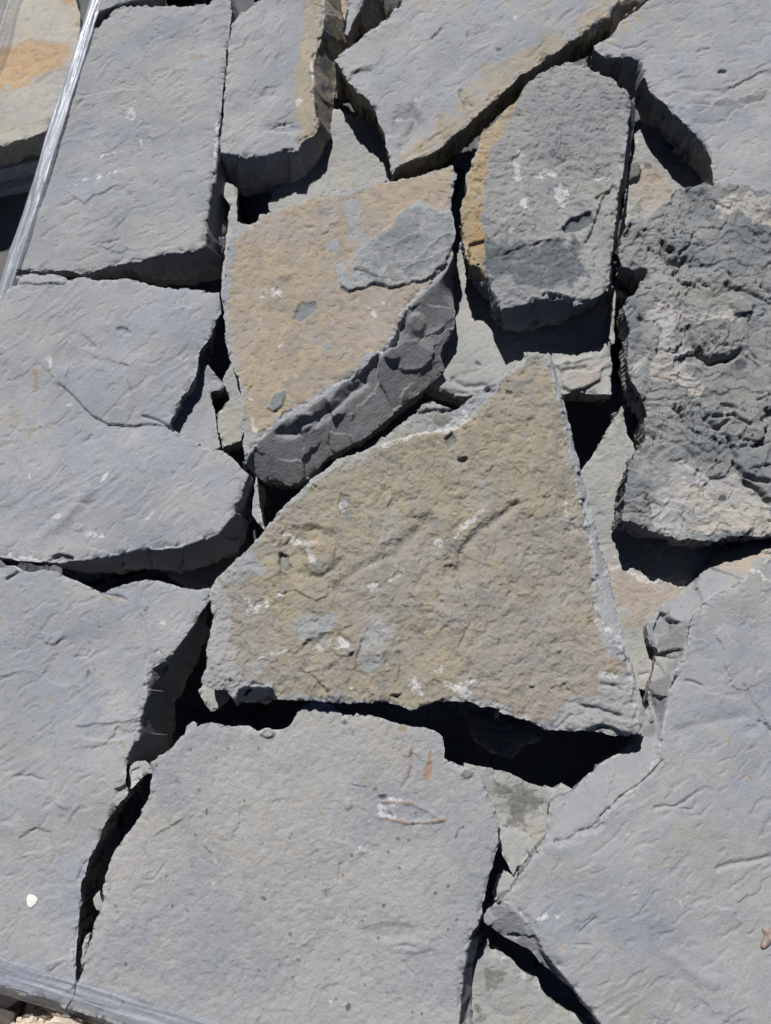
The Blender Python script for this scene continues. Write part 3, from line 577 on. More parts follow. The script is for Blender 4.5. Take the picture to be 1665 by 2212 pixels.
slab('big olive tan slab in the middle, roughly triangular, with pale broken rims',
     'H 48 570 100 510 180 440 250 380 310 310 340 260 E 130 1640 170 1590 210 1560 260 1490 330 1420 400 1360 470 1310 520 1260 600 1240 700 1200 760 1160 860 1090 960 1000 1000 980 1060 925 1110 915 1180 940 1250 960 1290 930 1350 870 1420 830 1470 800 1540 740 1600 700 1665 630 F 170 625 290 615 310 620 322 660 345 760 365 850 385 920 410 1040 430 1180 470 1300 500 1450 530 1560 560 1680 580 1800 595 1950 I 592 0 600 100 600 250 605 350 640 430 690 480 740 560 780 640 800 740 830 820 832 900 840 1000 845 1100 800 1128 700 1118 620 1100 500 1095 400 1085 300 1080 250 1050 170 1020 80 985 0 975 H 1650 1250 1580 1205 1450 1190 1370 1155 1200 1160 1150 1180 1080 1205 1000 1170 900 1162 780 1170 700 1165 600 1155 520 1155 400 1148 365 1078 290 1075 240 1080 190 1085 175 1150 130 1105 60 1098 12 1074 5 1060 30 960 40 850 60 770 55 680 45 600',
     0.018, .055, M_center, 'grainy', seed=240, th=.5, jag=.0016,
     faces=[('F 312 620 322 660 345 760 365 850 385 920 410 1040 430 1180 470 1300 500 1450 530 1560 560 1680 580 1800 595 1950 I 592 0 600 100 600 250 605 350 640 430 690 480 740 560 780 640 800 740 830 820 832 900 840 1000 845 1100',
             'F 316 620 350 680 374 780 402 880 440 1030 472 1160 507 1320 542 1450 577 1570 612 1700 642 1850 682 1980 I 640 0 682 120 722 300 762 470 802 640 852 820 882 930 892 1020 872 1100 860 1122', .010, .0008),
            ('H 400 1148 365 1078 290 1075 240 1080 190 1085 175 1150', 'H 392 1152 340 1160 280 1163 220 1165 185 1168 178 1160', .035, .001)],
     feats=[('poly', 0, 'H 110 560 240 400 420 200 540 90 E 480 1320 700 1260 900 1110 1100 1100 1300 1040 1480 870 1665 700 F 200 640 300 680 340 800 380 950 420 1200 500 1500 560 1800 590 2060 I 590 200 600 400 640 430 600 520 680 640 780 690 790 740 740 760 640 780 600 860 480 900 400 940 340 1020 250 1040 80 970 H 1600 1180 1350 1140 1080 1190 800 1155 620 1130 400 1120 340 1060 200 1050 190 950 150 790 170 680 130 600', dict(w=6, v=1.0, warp=10)),
            ('poly', 0, 'H 180 440 260 390 340 480 380 490 300 520 230 540 160 560 100 540', dict(w=8, v=-.8, warp=12)),
            ('poly', 0, 'H 470 740 560 690 680 700 680 780 640 850 560 870 490 860', dict(w=16, v=-.75, warp=14)),
            ('poly', 0, 'H 800 920 860 740 940 720 990 800 960 920 930 1010 840 1030', dict(w=16, v=-.65, warp=12)),
            ('poly', 0, 'H 240 980 300 940 320 1000 270 1070', dict(w=6, v=-.8, warp=6)),
            ('poly', 2, 'E 760 1185 860 1150 1000 1110 1140 1070 1230 1020 1300 960 1330 1000 1360 1030 1240 1080 1180 1110 1060 1110 960 1145 860 1190 780 1200', dict(w=3, v=.75, warp=4)),
            ('poly', 'z', 'E 600 1240 760 1180 1060 1110 1240 1075 1330 1030 1480 860 1400 820 1250 950 1000 970 700 1190', dict(w=3, v=-.0045, warp=5)),
            ('poly', 1, 'E 1100 1000 1200 990 1240 1020 1180 1060 1110 1050', dict(w=5, v=.9, warp=6)),
            ('poly', 1, 'E 1180 1130 1230 1100 1250 1160 1200 1200', dict(w=5, v=.9, warp=7)), ('poly', 'z', 'E 1180 1130 1230 1100 1250 1160 1200 1200', dict(w=4, v=-.005, warp=6)),
            ('spot', 'z', 'E 1290 1268', dict(rx=12, ry=6, v=-.008)), ('spot', 1, 'E 1290 1268', dict(rx=11, ry=6, v=1.)),
            # broad valley running up through the slab
            ('line', 'z', 'H 700 590 780 520 880 460 1000 400 1080 310 1180 230', dict(w=12, v=-.0045, warp=4)),
            ('line', 'z', 'H 740 560 830 500 960 450', dict(w=9, v=.0022, warp=3)),
            ('line', 'z', 'H 1330 480 1340 380 1440 280 1560 200 1620 150', dict(w=9, v=-.0055, warp=3)), ('line', 1, 'H 1290 360 1350 340 1440 285', dict(w=7, v=.6)),
            ('line', 'z', 'H 1280 200 1270 330 1250 400', dict(w=16, v=.0028)), ('line', 1, 'H 1000 400 1080 310 1200 220 1230 200', dict(w=12, v=.45, warp=8)),
            ('spot', 'z', 'H 1290 500', dict(rx=22, ry=16, v=-.004)), ('line', 'z', 'H 1300 520 1340 620 1390 760 1330 880', dict(w=4, v=-.0025)),
            ('poly', 0, 'H 1300 540 1440 580 1470 620 1340 600', dict(w=10, v=-.3)),
            # fossil cluster
            ('spot', 'z', 'H 610 400', dict(rx=36, ry=52, v=.006)), ('spot', 'z', 'H 600 310', dict(rx=52, ry=20, v=-.004)), ('spot', 3, 'H 610 350', dict(rx=32, ry=32, v=.36)),
            ('poly', 'z', 'H 410 280 470 270 560 260 650 280 710 320 720 430 680 490 600 525 520 510 500 590 430 610 380 590 380 530 410 470 400 380', dict(w=5, v=-.0022, warp=12)),
            ('line', 1, 'H 515 500 560 520 620 520 680 480 715 440', dict(w=4, v=.9, warp=2)), ('line', 'z', 'H 515 500 560 520 620 520 680 480 715 440', dict(w=5, v=-.003, warp=2)),
            ('poly', 1, 'H 405 400 440 410 470 470 440 490 410 450', dict(w=4, v=1., warp=6)), ('poly', 'z', 'H 405 400 440 410 470 470 440 490 410 450', dict(w=3, v=-.005, warp=5)),
            ('poly', 1, 'H 570 460 600 430 650 440 640 480 600 495', dict(w=3, v=1., warp=5)), ('line', 2, 'H 430 290 480 340 560 350 600 340', dict(w=9, v=.75, warp=7)),
            ('line', 2, 'H 560 390 580 440', dict(w=7, v=.8)), ('spot', 3, 'H 460 500', dict(rx=14, ry=12, v=.4)), ('spot', 1, 'H 435 560', dict(rx=22, ry=16, v=.45)),
            ('spot', 1, 'H 740 140', dict(rx=12, ry=24, v=.6)), ('spot', 2, 'H 735 160', dict(rx=10, ry=14, v=.8)), ('poly', 'z', 'H 710 90 760 100 785 210 770 250 730 240 712 180', dict(w=2, v=-.0025, warp=3)), ('spot', 1, 'H 755 215', dict(rx=12, ry=13, v=.75)),
            ('line', 2, 'H 1340 270 1390 230 1445 185', dict(w=6, v=1., warp=2)), ('spot', 2, 'H 1225 345', dict(rx=11, ry=9, v=.9)), ('line', 2, 'H 1310 315 1330 295', dict(w=4, v=.9)),
            ('line', 2, 'H 1000 460 1055 490 970 545', dict(w=3, v=.8, warp=1)), ('spot', 2, 'H 885 580', dict(rx=13, ry=13, v=.9)), ('spot', 3, 'H 900 602', dict(rx=4, ry=5, v=1.)),
            ('line', 2, 'H 250 690 330 660 410 620', dict(w=7, v=.75, warp=9)), ('line', 2, 'H 250 640 280 680', dict(w=9, v=.7)), ('line', 2, 'H 300 930 440 912', dict(w=4, v=.8, warp=4)),
            ('line', 2, 'H 870 460 940 450', dict(w=5, v=.5)),
            ('poly', 2, 'H 580 870 640 840 720 820 780 880 740 900 680 890 640 950 600 900', dict(w=4, v=.6, warp=4)),
            ('poly', 'z', 'H 540 860 700 790 780 880 760 930 700 930 640 960 720 1010 640 980 560 1000 530 980', dict(w=5, v=-.0024, warp=14)), ('poly', 'z', 'H 680 890 740 880 790 900 760 930 700 925', dict(w=3, v=.004, warp=3)),
            ('poly', 1, 'H 680 880 790 885 770 925 700 920', dict(w=3, v=.35)),
            ('scarp', 'z', 'H 840 830 800 930 800 1000 850 1060', dict(w=14, v=-.0035)), ('scarp', 'z', 'H 520 900 530 990 600 1040 660 1120', dict(w=14, v=.003)),
            ('scarp', 'z', 'H 360 500 400 600 500 590 600 650 670 620', dict(w=12, v=.003)), ('poly', 2, 'H 1200 1000 1250 965 1250 1005 1220 1030', dict(w=4, v=.9)),
            ('line', 2, 'H 1270 1060 1310 1100 1360 1140', dict(w=12, v=.75, warp=12)), ('line', 2, 'H 1100 1060 1130 1110', dict(w=10, v=.6, warp=8)), ('line', 2, 'H 1360 1080 1410 1050', dict(w=5, v=.7, warp=6)),
            ('line', 2, 'H 760 1090 900 1110', dict(w=4, v=.4)), ('spot', 1, 'H 940 1080', dict(rx=16, ry=10, v=.8)),
            ('poly', 1, 'H 700 1135 770 1140 765 1165 720 1160', dict(w=3, v=.8)), ('poly', 'z', 'H 970 1130 1030 1125 1010 1145', dict(w=2, v=-.008, warp=2)),
            ('spot', 'z', 'H 870 840', dict(rx=60, ry=50, v=.002)), ('line', 2, 'H 880 790 960 820', dict(w=18, v=.25, warp=20)),
            ('line', 2, 'I 620 440 700 500 760 580', dict(w=8, v=.75, warp=6)), ('line', 2, 'I 640 760 720 780', dict(w=10, v=.7, warp=8)),
            ('line', 'z', 'I 515 940 620 960 690 980 750 1010', dict(w=4, v=-.005, warp=3)), ('line', 'z', 'I 380 1070 420 1030 460 1000', dict(w=2.5, v=-.003, warp=2)),
            ('line', 'z', 'I 640 815 720 825 750 840', dict(w=3, v=-.003, warp=2)), ('poly', 'z', 'I 540 1090 640 1060 700 1070 760 1100 830 1110 830 1150 540 1130', dict(w=4, v=-.007, warp=4)),
            ('spot', 'z', 'I 385 605', dict(rx=6, ry=6, v=.003)), ('spot', 'z', 'I 65 810', dict(rx=7, ry=7, v=.0025)), ('spot', 'z', 'I 220 815', dict(rx=8, ry=6, v=.0025)),
            ('poly', 1, 'F 100 1800 300 1700 500 1780 560 2000 400 2060 150 1950', dict(w=30, v=.28, warp=30)), ('poly', 1, 'F 0 800 200 700 300 760 250 950 100 1060', dict(w=20, v=.30, warp=24)),
            ('spot', 1, 'I 125 340', dict(rx=22, ry=16, v=.45)), ('spot', 1, 'I 45 470', dict(rx=16, ry=12, v=.35)),
            ('line', 2, 'F 425 1510 425 1650', dict(w=5, v=.6, warp=3)), ('spot', 'z', 'F 80 870', dict(rx=8, ry=6, v=-.004))])
slab('craggy dark weathered slab at the right with deep cracks and pale patches',
     'C 1090 1150 1230 1108 1300 1112 1400 1115 1500 1130 1600 1150 1700 1150 1830 1160 F 1830 1700 1665 1720 1500 1730 1350 1755 1200 1750 1100 1740 1000 1710 900 1690 850 1650 765 1640 770 1600 775 1500 790 1400 800 1330 830 1260 880 1180 912 1120 902 1080 915 1000 900 900 850 860 815 760 795 680 795 560 805 480 780 400 770 320 800 290 855 240 882 200 895 140 840 105 760 90 748 10 C 745 1500 760 1450 770 1390 790 1350 850 1320 930 1320 960 1290 1000 1230 1050 1190',
     0.010, .055, M_crag, 'crag', seed=260, th=.3, jag=.0022, taper=.05,
     feats=[('poly', 0, 'F 980 1400 1100 1290 1200 1290 1290 1390 1450 1380 1665 1530 1700 1720 1400 1740 1000 1700 930 1600 980 1500', dict(w=9, v=.85, warp=12)),
            ('poly', 0, 'F 930 700 990 560 1040 600 1160 590 1150 700 1190 790 1270 820 1250 880 1180 890 1100 800 940 790', dict(w=5, v=.9, warp=6)),
            ('poly', 0, 'F 830 690 930 620 920 680 840 760', dict(w=5, v=.8)),
            ('poly', 0, 'F 860 400 1000 310 1100 370 1200 410 1500 370 1480 420 1200 440 1080 470 1060 560 1000 560 960 440', dict(w=7, v=.95, warp=9)),
            ('poly', 0, 'C 1340 1300 1400 1180 1490 1170 1665 1180 1700 1400 1540 1340 1480 1260 1350 1320', dict(w=8, v=.9, warp=12)),
            ('poly', 0, 'C 1340 1300 1400 1180 1490 1170 1450 1280', dict(w=8, v=.4, warp=12)),
            ('poly', 0, 'F 920 1140 890 1180 860 1240 850 1260 920 1100', dict(w=6, v=.7)),
            ('line', 'z', 'F 1155 480 1170 560 1220 620 1300 665 1400 660 1480 610', dict(w=6, v=-.010, warp=3)), ('poly', 'z', 'F 1230 620 1300 655 1390 650 1470 600 1400 590', dict(w=3, v=.005, warp=3)),
            ('line', 'z', 'F 1240 930 1260 1010 1300 1080 1345 1080 1400 1040', dict(w=5, v=-.009, warp=3)), ('line', 'z', 'F 1270 1020 1380 1010 1440 1000 1540 1050', dict(w=3.5, v=-.007, warp=3)),
            ('line', 'z', 'F 1380 920 1430 940 1460 960', dict(w=3.5, v=-.007, warp=3)), ('line', 'z', 'F 1405 1130 1440 1200 1465 1250', dict(w=3.5, v=-.007, warp=3)),
            ('line', 'z', 'F 1450 1280 1500 1350 1600 1380 1665 1390', dict(w=5, v=-.010, warp=3)), ('line', 'z', 'F 1520 1400 1600 1450 1665 1520', dict(w=6, v=-.012, warp=3)),
            ('line', 'z', 'F 1450 1280 1400 1370 1300 1380', dict(w=3, v=-.004, warp=3)),
            ('line', 'z', 'C 1010 1470 1020 1540 1060 1590 1110 1610 1140 1580', dict(w=5, v=-.009, warp=3)), ('line', 'z', 'C 1110 1540 1170 1490 1200 1410', dict(w=3.5, v=-.005, warp=3)),
            ('line', 'z', 'F 1400 200 1420 240 1480 220 1665 330', dict(w=4, v=-.006, warp=4)), ('poly', 'z', 'F 1420 310 1460 270 1560 320 1540 380 1440 390', dict(w=5, v=.006, warp=3)),
            ('poly', 0, 'F 1430 300 1480 280 1550 310 1530 370', dict(w=5, v=.5)), ('line', 1, 'F 1430 350 1500 390 1550 370', dict(w=5, v=.9)),
            ('scarp', 'z', 'F 1290 380 1180 385 1090 340 1060 240', dict(w=40, v=.007)), ('scarp', 'z', 'F 1480 230 1400 150 1410 60', dict(w=20, v=.004)),
            ('line', 'z', 'F 1540 420 1540 600 1580 650', dict(w=2, v=-.004, warp=2)), ('line', 'z', 'F 870 420 910 440', dict(w=6, v=-.007)),
            ('line', 'z', 'F 960 440 990 550 970 620', dict(w=3, v=-.005)), ('line', 'z', 'F 920 1490 925 1600', dict(w=3, v=-.005)), ('line', 'z', 'F 1665 260 1620 210', dict(w=5, v=-.008)),
            ('spot', 1, 'F 1490 690', dict(rx=18, ry=16, v=.8)), ('spot', 1, 'F 1380 1500', dict(rx=10, ry=8, v=.7)), ('spot', 1, 'F 1090 820', dict(rx=8, ry=7, v=.8)),
            ('line', 3, 'F 910 1225 960 1175', dict(w=5, v=.55, warp=1)), ('spot', 'z', 'F 880 130', dict(rx=14, ry=10, v=-.012)), ('line', 'z', 'F 830 90 900 150', dict(w=8, v=-.008)),
            ('line', 'z', 'F 920 1110 1100 1180 1200 1260', dict(w=5, v=-.004)), ('line', 'z', 'F 1480 1140 1540 1160 1665 1160', dict(w=3, v=-.004)), ('line', 'z', 'F 1590 900 1665 870', dict(w=3, v=-.005))])
slab('mauve grey slab on the left with a curved flake scar, between the tall slab and the lower left slab',
     'D -80 330 0 300 60 240 108 205 105 170 150 148 300 150 400 165 410 180 480 168 650 180 750 170 850 190 950 215 1070 230 1150 240 1250 255 1330 262 1336 390 1310 450 1280 520 1210 620 1205 660 1180 760 1130 850 1095 880 1085 920 1020 1052 1070 1095 1150 1145 1250 1190 1350 1212 1400 1250 1460 1320 1505 1360 1490 1400 1460 1480 1430 1560 1400 1620 1360 1670 1320 1710 1240 1740 1180 1760 1080 1790 980 1800 900 1800 780 1830 700 1850 560 1875 440 1880 350 1890 200 1890 120 1880 0 1855 -80 1850',
     0.003, .075, M_l3, 'smooth', seed=280, th=.75, jag=.0010,
     faces=[('D 1505 1360 1490 1400 1460 1480 1430 1560 1400 1620 1360 1670 1320 1710 1240 1740 1180 1760 1080 1790 980 1800 900 1800 780 1830 700 1850 560 1875 440 1880 350 1890 200 1890',
             'D 1552 1408 1537 1480 1530 1570 1495 1730 1440 1832 1300 1882 1200 1927 1100 1942 900 1925 700 1948 560 1962 430 1948 300 1925 190 1900', .05, .0022)],
     feats=[('scarp', 'z', 'D 1075 1095 1000 1060 900 1045 800 1058 700 1045 640 1045 560 1000 480 920 410 845 350 790', dict(w=30, v=-.0036, warp=2)),
            ('line', 'z', 'D 860 1000 950 1030 1060 1090', dict(w=3, v=-.004, warp=1)),
            ('line', 2, 'D 300 660 330 760 350 800', dict(w=5, v=.55, warp=4)), ('spot', 2, 'D 280 660', dict(rx=10, ry=8, v=.5)),
            ('line', 0, 'D 215 700 220 880 200 1060 170 1120', dict(w=6, v=.62, warp=4)), ('spot', 0, 'D 60 1000', dict(rx=40, ry=36, v=.30)), ('line', 0, 'D 280 430 400 300', dict(w=5, v=.3)),
            ('spot', 'z', 'D 750 490', dict(rx=16, ry=6, v=-.003, rot=.3)), ('spot', 'z', 'D 390 640', dict(rx=24, ry=26, v=-.0025)), ('spot', 'z', 'D 530 560', dict(rx=22, ry=8, v=-.002, rot=.7)),
            ('scarp', 'z', 'D 1150 340 1080 360 1020 350', dict(w=12, v=.0025)), ('line', 2, 'D 1200 660 1080 660', dict(w=3, v=.5)),
            ('line', 'z', 'D 240 1750 400 1620 540 1460', dict(w=14, v=.0028, warp=4)), ('line', 'z', 'D 500 1160 550 1120', dict(w=4, v=-.0022)),
            ('spot', 'z', 'D 480 1680', dict(rx=13, ry=11, v=.0016)), ('line', 2, 'D 610 1420 660 1350 670 1330', dict(w=4, v=.75, warp=2)), ('line', 2, 'D 540 1730 610 1720', dict(w=7, v=.7)),
            ('spot', 2, 'D 350 1610', dict(rx=11, ry=6, v=.7)), ('spot', 2, 'D 180 1370', dict(rx=3, ry=6, v=.9)), ('line', 2, 'D 890 1620 930 1580', dict(w=4, v=.7)), ('spot', 2, 'D 1280 1655', dict(rx=9, ry=12, v=.5)),
            ('line', 2, 'D 20 1830 100 1860 220 1880', dict(w=8, v=.7)), ('line', 2, 'D 1250 1745 1320 1720', dict(w=5, v=.75)), ('spot', 2, 'D 410 935', dict(rx=6, ry=5, v=.7)),
            ('spot', 1, 'D 235 1072', dict(rx=6, ry=2.5, v=.8)), ('poly', 'z', 'D 290 1880 370 1840 440 1860 430 1900', dict(w=4, v=-.006)),
            ('spot', 1, 'D 430 1400', dict(rx=14, ry=10, v=.25)), ('scarp', 'z', 'D 100 200 250 210 390 200 420 180', dict(w=10, v=.003))])
slab('large grey slab in the lower left corner with a white paint dot and a flaked right edge',
     'G -80 100 0 118 40 100 100 95 160 135 260 125 340 130 400 160 450 180 520 210 600 250 640 258 720 215 800 190 880 178 950 180 1020 200 1100 225 1180 235 1268 230 1268 300 1240 340 1210 380 1180 440 1150 480 1090 570 1010 670 912 710 905 750 877 820 885 880 865 960 850 1010 835 1100 800 1190 780 1240 775 1290 768 1370 755 1425 778 1445 770 1490 730 1530 680 1590 640 1650 J 610 360 570 450 540 500 525 580 500 640 495 740 480 880 470 1000 465 1080 465 1220 440 1340 400 1410 300 1350 180 1322 0 1292 -80 1285',
     0.0, .10, M_l4, 'smooth', seed=300, th=.6, jag=.0011,
     faces=[('G 1268 300 1240 340 1210 380 1180 440 1150 480 1090 570 1010 670 912 710 905 750 877 820 885 880 865 960 850 1010 835 1100 800 1190 780 1240 775 1290',
             'G 1284 325 1272 470 1222 600 1162 700 1122 820 1062 910 1047 1010 1042 1080 1017 1210 962 1250 930 1275 915 1300', .075, .0022)],
     feats=[('scarp', 'z', 'G 905 700 895 560 880 440 860 390 875 210', dict(w=16, v=-.0026, warp=2)), ('line', 1, 'G 850 390 890 340', dict(w=5, v=.5)),
            ('poly', 'z', 'G 640 262 700 275 760 290 780 310 700 305', dict(w=3, v=-.003)), ('line', 0, 'G 640 290 700 300 760 320', dict(w=5, v=.7)),
            ('scarp', 'z', 'G 905 620 960 600 1000 650 1010 670', dict(w=10, v=.002)), ('line', 2, 'G 940 595 1000 660', dict(w=3, v=.5)), ('spot', 2, 'G 985 440', dict(rx=6, ry=7, v=.7)),
            ('poly', 'z', 'G 460 1070 640 1050 850 1020 830 1110 700 1150 560 1150 480 1120', dict(w=3, v=-.0022, warp=4)), ('line', 0, 'G 640 1170 740 1160 760 1190', dict(w=5, v=.7)),
            ('spot', 'z', 'G 540 760', dict(rx=4, ry=12, v=-.003)), ('spot', 0, 'G 540 760', dict(rx=3, ry=11, v=.7)), ('spot', 0, 'G 285 900', dict(rx=7, ry=5, v=.8)),
            ('line', 'z', 'G 540 560 550 600 520 640 450 645', dict(w=2.5, v=-.0018, warp=2)), ('spot', 0, 'G 265 1190', dict(rx=4, ry=9, v=.7)), ('line', 0, 'G 150 530 210 460', dict(w=14, v=.3)),
            ('line', 'z', 'G 80 1375 180 1365 260 1395', dict(w=3, v=-.002)), ('scarp', 'z', 'G 860 985 780 985 740 1000', dict(w=10, v=.002)),
            ('poly', 'z', 'J 110 380 200 320 300 345 310 430 250 465 130 478', dict(w=2, v=-.0020, warp=2)), ('scarp', 'z', 'J 320 160 380 190 420 210', dict(w=10, v=.002)),
            ('line', 'z', 'J 20 605 60 605', dict(w=2, v=-.002)), ('line', 'z', 'J 320 490 305 540', dict(w=2, v=-.0015)), ('line', 'z', 'J 475 630 510 540 530 520', dict(w=2.2, v=-.003, warp=1)),
            ('scarp', 'z', 'J 380 800 350 740 290 740 250 790', dict(w=10, v=.0016)), ('line', 0, 'J 40 800 95 820 100 880 60 970 30 1040', dict(w=3, v=.6, warp=3)),
            ('scarp', 'z', 'J 450 1090 330 1120 260 1145', dict(w=14, v=.0020)), ('line', 2, 'J 440 1080 460 1030', dict(w=6, v=.7, warp=4)),
            ('poly', 'z', 'G 700 1440 760 1420 780 1470 710 1475', dict(w=2, v=-.006, warp=3)), ('line', 0, 'G 0 405 15 415', dict(w=5, v=.8)), ('line', 2, 'G 80 100 150 135', dict(w=6, v=.4)),
            ('line', 'z', 'G 50 185 80 160 105 135', dict(w=3, v=-.004))])
slab('speckled grey slab at the bottom centre with rust outlined fossils',
     'G 1015 1210 1060 1170 1100 1130 1160 1090 1220 1055 1280 1043 1340 1055 1400 1070 1450 1060 1500 1065 1560 1095 1600 1075 H 400 1305 470 1275 492 1240 510 1200 540 1180 590 1155 640 1160 700 1200 740 1225 820 1222 900 1240 1000 1265 1100 1290 1190 1305 1240 1340 1255 1400 1256 1450 K 1190 50 1260 90 1330 115 1390 150 1415 190 1440 260 1475 340 1500 420 1510 490 1500 580 1480 660 1455 740 1430 830 1415 920 1400 1000 1385 1050 1345 1110 1320 1180 1300 1300 1283 1400 1272 1500 1264 1600 1260 1760 600 1800 J 1665 1760 1300 1680 900 1560 700 1512 500 1440 400 1415 440 1350 480 1240 495 1200 510 1130 530 1050 550 980 570 900 590 850 620 770 625 700 640 620 660 540 690 460 740 390 800 310 840 250 880 170 912 110 918 0 G 918 1340 918 1290 960 1245',
     0.002, .075, M_bot, 'fossil', seed=320, th=.6, jag=.0013,
     faces=[('K 1400 1000 1385 1050 1345 1110 1320 1180 1300 1300 1283 1400 1272 1500 1264 1600 1260 1760', 'K 1408 1000 1400 1060 1395 1100 1370 1200 1347 1300 1342 1450 1345 1600 1345 1760', .045, .001)],
     feats=[('line', 3, 'K 975 0 985 80 965 160 925 225', dict(w=4.5, v=.6, warp=2)), ('line', 'z', 'K 985 0 985 80 965 160 925 225', dict(w=4, v=-.0018, warp=2)),
            ('line', 3, 'K 1088 0 1088 90', dict(w=4, v=.6, warp=1)), ('spot', 3, 'K 1075 130', dict(rx=11, ry=20, v=1.0, rot=.3)), ('spot', 3, 'K 1010 250', dict(rx=8, ry=9, v=.6)), ('line', 3, 'K 1060 160 980 220', dict(w=3, v=.4, warp=2)),
            ('line', 3, 'K 790 310 870 315 990 325 1080 370 1160 425', dict(w=3.2, v=.65, warp=2)), ('line', 3, 'K 770 400 870 430 980 445 1080 440 1160 425', dict(w=4.2, v=.65, warp=2)),
            ('line', 2, 'K 850 305 900 320 830 350 790 330', dict(w=6, v=.8, warp=4)), ('line', 2, 'K 790 385 860 400 850 420', dict(w=6, v=.9, warp=3)), ('line', 2, 'K 1000 440 1100 435', dict(w=3, v=.6)),
            ('line', 'z', 'K 800 310 990 325 1080 370 1160 425', dict(w=4, v=.0018, warp=2)), ('line', 'z', 'K 770 400 980 445 1160 425', dict(w=4, v=.0018, warp=2)), ('line', 'z', 'K 845 395 860 402', dict(w=3, v=-.004)),
            ('line', 0, 'K 700 170 780 300', dict(w=3, v=.5, warp=1)), ('spot', 1, 'K 800 285', dict(rx=9, ry=6, v=.9)), ('spot', 'z', 'K 800 285', dict(rx=9, ry=6, v=-.003)), ('spot', 0, 'K 690 170', dict(rx=6, ry=6, v=.9)),
            ('spot', 'z', 'K 595 325', dict(rx=8, ry=11, v=.0025)), ('spot', 0, 'K 440 390', dict(rx=6, ry=9, v=.8)), ('line', 1, 'K 620 205 700 220', dict(w=3, v=.8, warp=1)),
            ('spot', 1, 'K 1310 135', dict(rx=14, ry=9, v=.7)), ('spot', 'z', 'K 1310 140', dict(rx=16, ry=10, v=.003)), ('line', 1, 'K 1245 530 1260 480 1290 465', dict(w=2.5, v=.8, warp=1)),
            ('scarp', 'z', 'K 610 570 560 555 530 540 520 525', dict(w=10, v=.003)), ('scarp', 'z', 'K 730 610 680 600 620 612', dict(w=10, v=.0025)), ('line', 2, 'K 640 600 690 580', dict(w=7, v=.35)),
            ('spot', 1, 'K 470 880', dict(rx=9, ry=14, v=.45)), ('spot', 'z', 'K 470 880', dict(rx=9, ry=14, v=-.0018)), ('spot', 1, 'K 600 945', dict(rx=3, ry=6, v=.8)), ('spot', 1, 'K 90 900', dict(rx=6, ry=5, v=.6)),
            ('spot', 1, 'K 590 1560', dict(rx=6, ry=10, v=.8)), ('spot', 1, 'K 1275 1290', dict(rx=9, ry=14, v=.6)), ('spot', 'z', 'K 1275 1290', dict(rx=9, ry=14, v=.002)),
            ('spot', 3, 'K 220 730', dict(rx=3, ry=4, v=.8)), ('spot', 1, 'K 1090 1425', dict(rx=11, ry=5, v=.6)), ('line', 2, 'K 480 1520 500 1550 590 1540', dict(w=2, v=.7, warp=2)),
            ('line', 'z', 'K 550 690 545 780', dict(w=3, v=-.002)), ('spot', 'z', 'K 970 1190', dict(rx=50, ry=14, v=.0018)), ('spot', 'z', 'K 850 1100', dict(rx=60, ry=20, v=-.0018)),
            ('spot', 'z', 'H 735 1262', dict(rx=7, ry=6, v=.0025)), ('spot', 1, 'H 735 1262', dict(rx=6, ry=5, v=.6)), ('spot', 0, 'H 1040 1300', dict(rx=14, ry=10, v=.7)), ('spot', 3, 'H 1040 1300', dict(rx=10, ry=8, v=.35)),
            ('spot', 'z', 'H 350 1320', dict(rx=16, ry=10, v=.004)), ('line', 1, 'H 310 1330 340 1300 380 1320', dict(w=4, v=.7)), ('spot', 3, 'G 1585 1340', dict(rx=4, ry=9, v=.6)), ('spot', 3, 'G 1585 1410', dict(rx=4, ry=7, v=.7)),
            ('scarp', 'z', 'G 1665 1250 1590 1200 1560 1130 1550 1080', dict(w=12, v=.002)),
            ('line', 2, 'J 1295 500 1310 550 1350 540', dict(w=4, v=.7, warp=3)), ('line', 1, 'J 1190 400 1250 440 1290 490', dict(w=2.5, v=.5, warp=2)), ('spot', 2, 'J 1290 660', dict(rx=8, ry=6, v=.6)),
            ('spot', 1, 'J 1008 620', dict(rx=3.5, ry=8, v=.7)), ('spot', 1, 'J 1245 220', dict(rx=3, ry=7, v=.7)), ('line', 'z', 'J 880 640 930 635 990 550', dict(w=2, v=-.0018, warp=2)),
            ('scarp', 'z', 'J 910 390 1000 330 1060 290 1130 255', dict(w=16, v=.0018)), ('spot', 3, 'J 960 1000', dict(rx=7, ry=6, v=.4)), ('spot', 1, 'J 1038 790', dict(rx=3, ry=8, v=.6)),
            ('line', 0, 'J 1100 850 1130 900 1110 960', dict(w=3, v=.5)), ('spot', 1, 'J 1600 745', dict(rx=7, ry=4, v=.8)), ('spot', 3, 'J 1490 990', dict(rx=4, ry=5, v=.4)),
            ('line', 'z', 'K 920 1280 980 1360', dict(w=3, v=-.0018)), ('line', 'z', 'K 880 1190 1000 1195', dict(w=3, v=-.0015))])
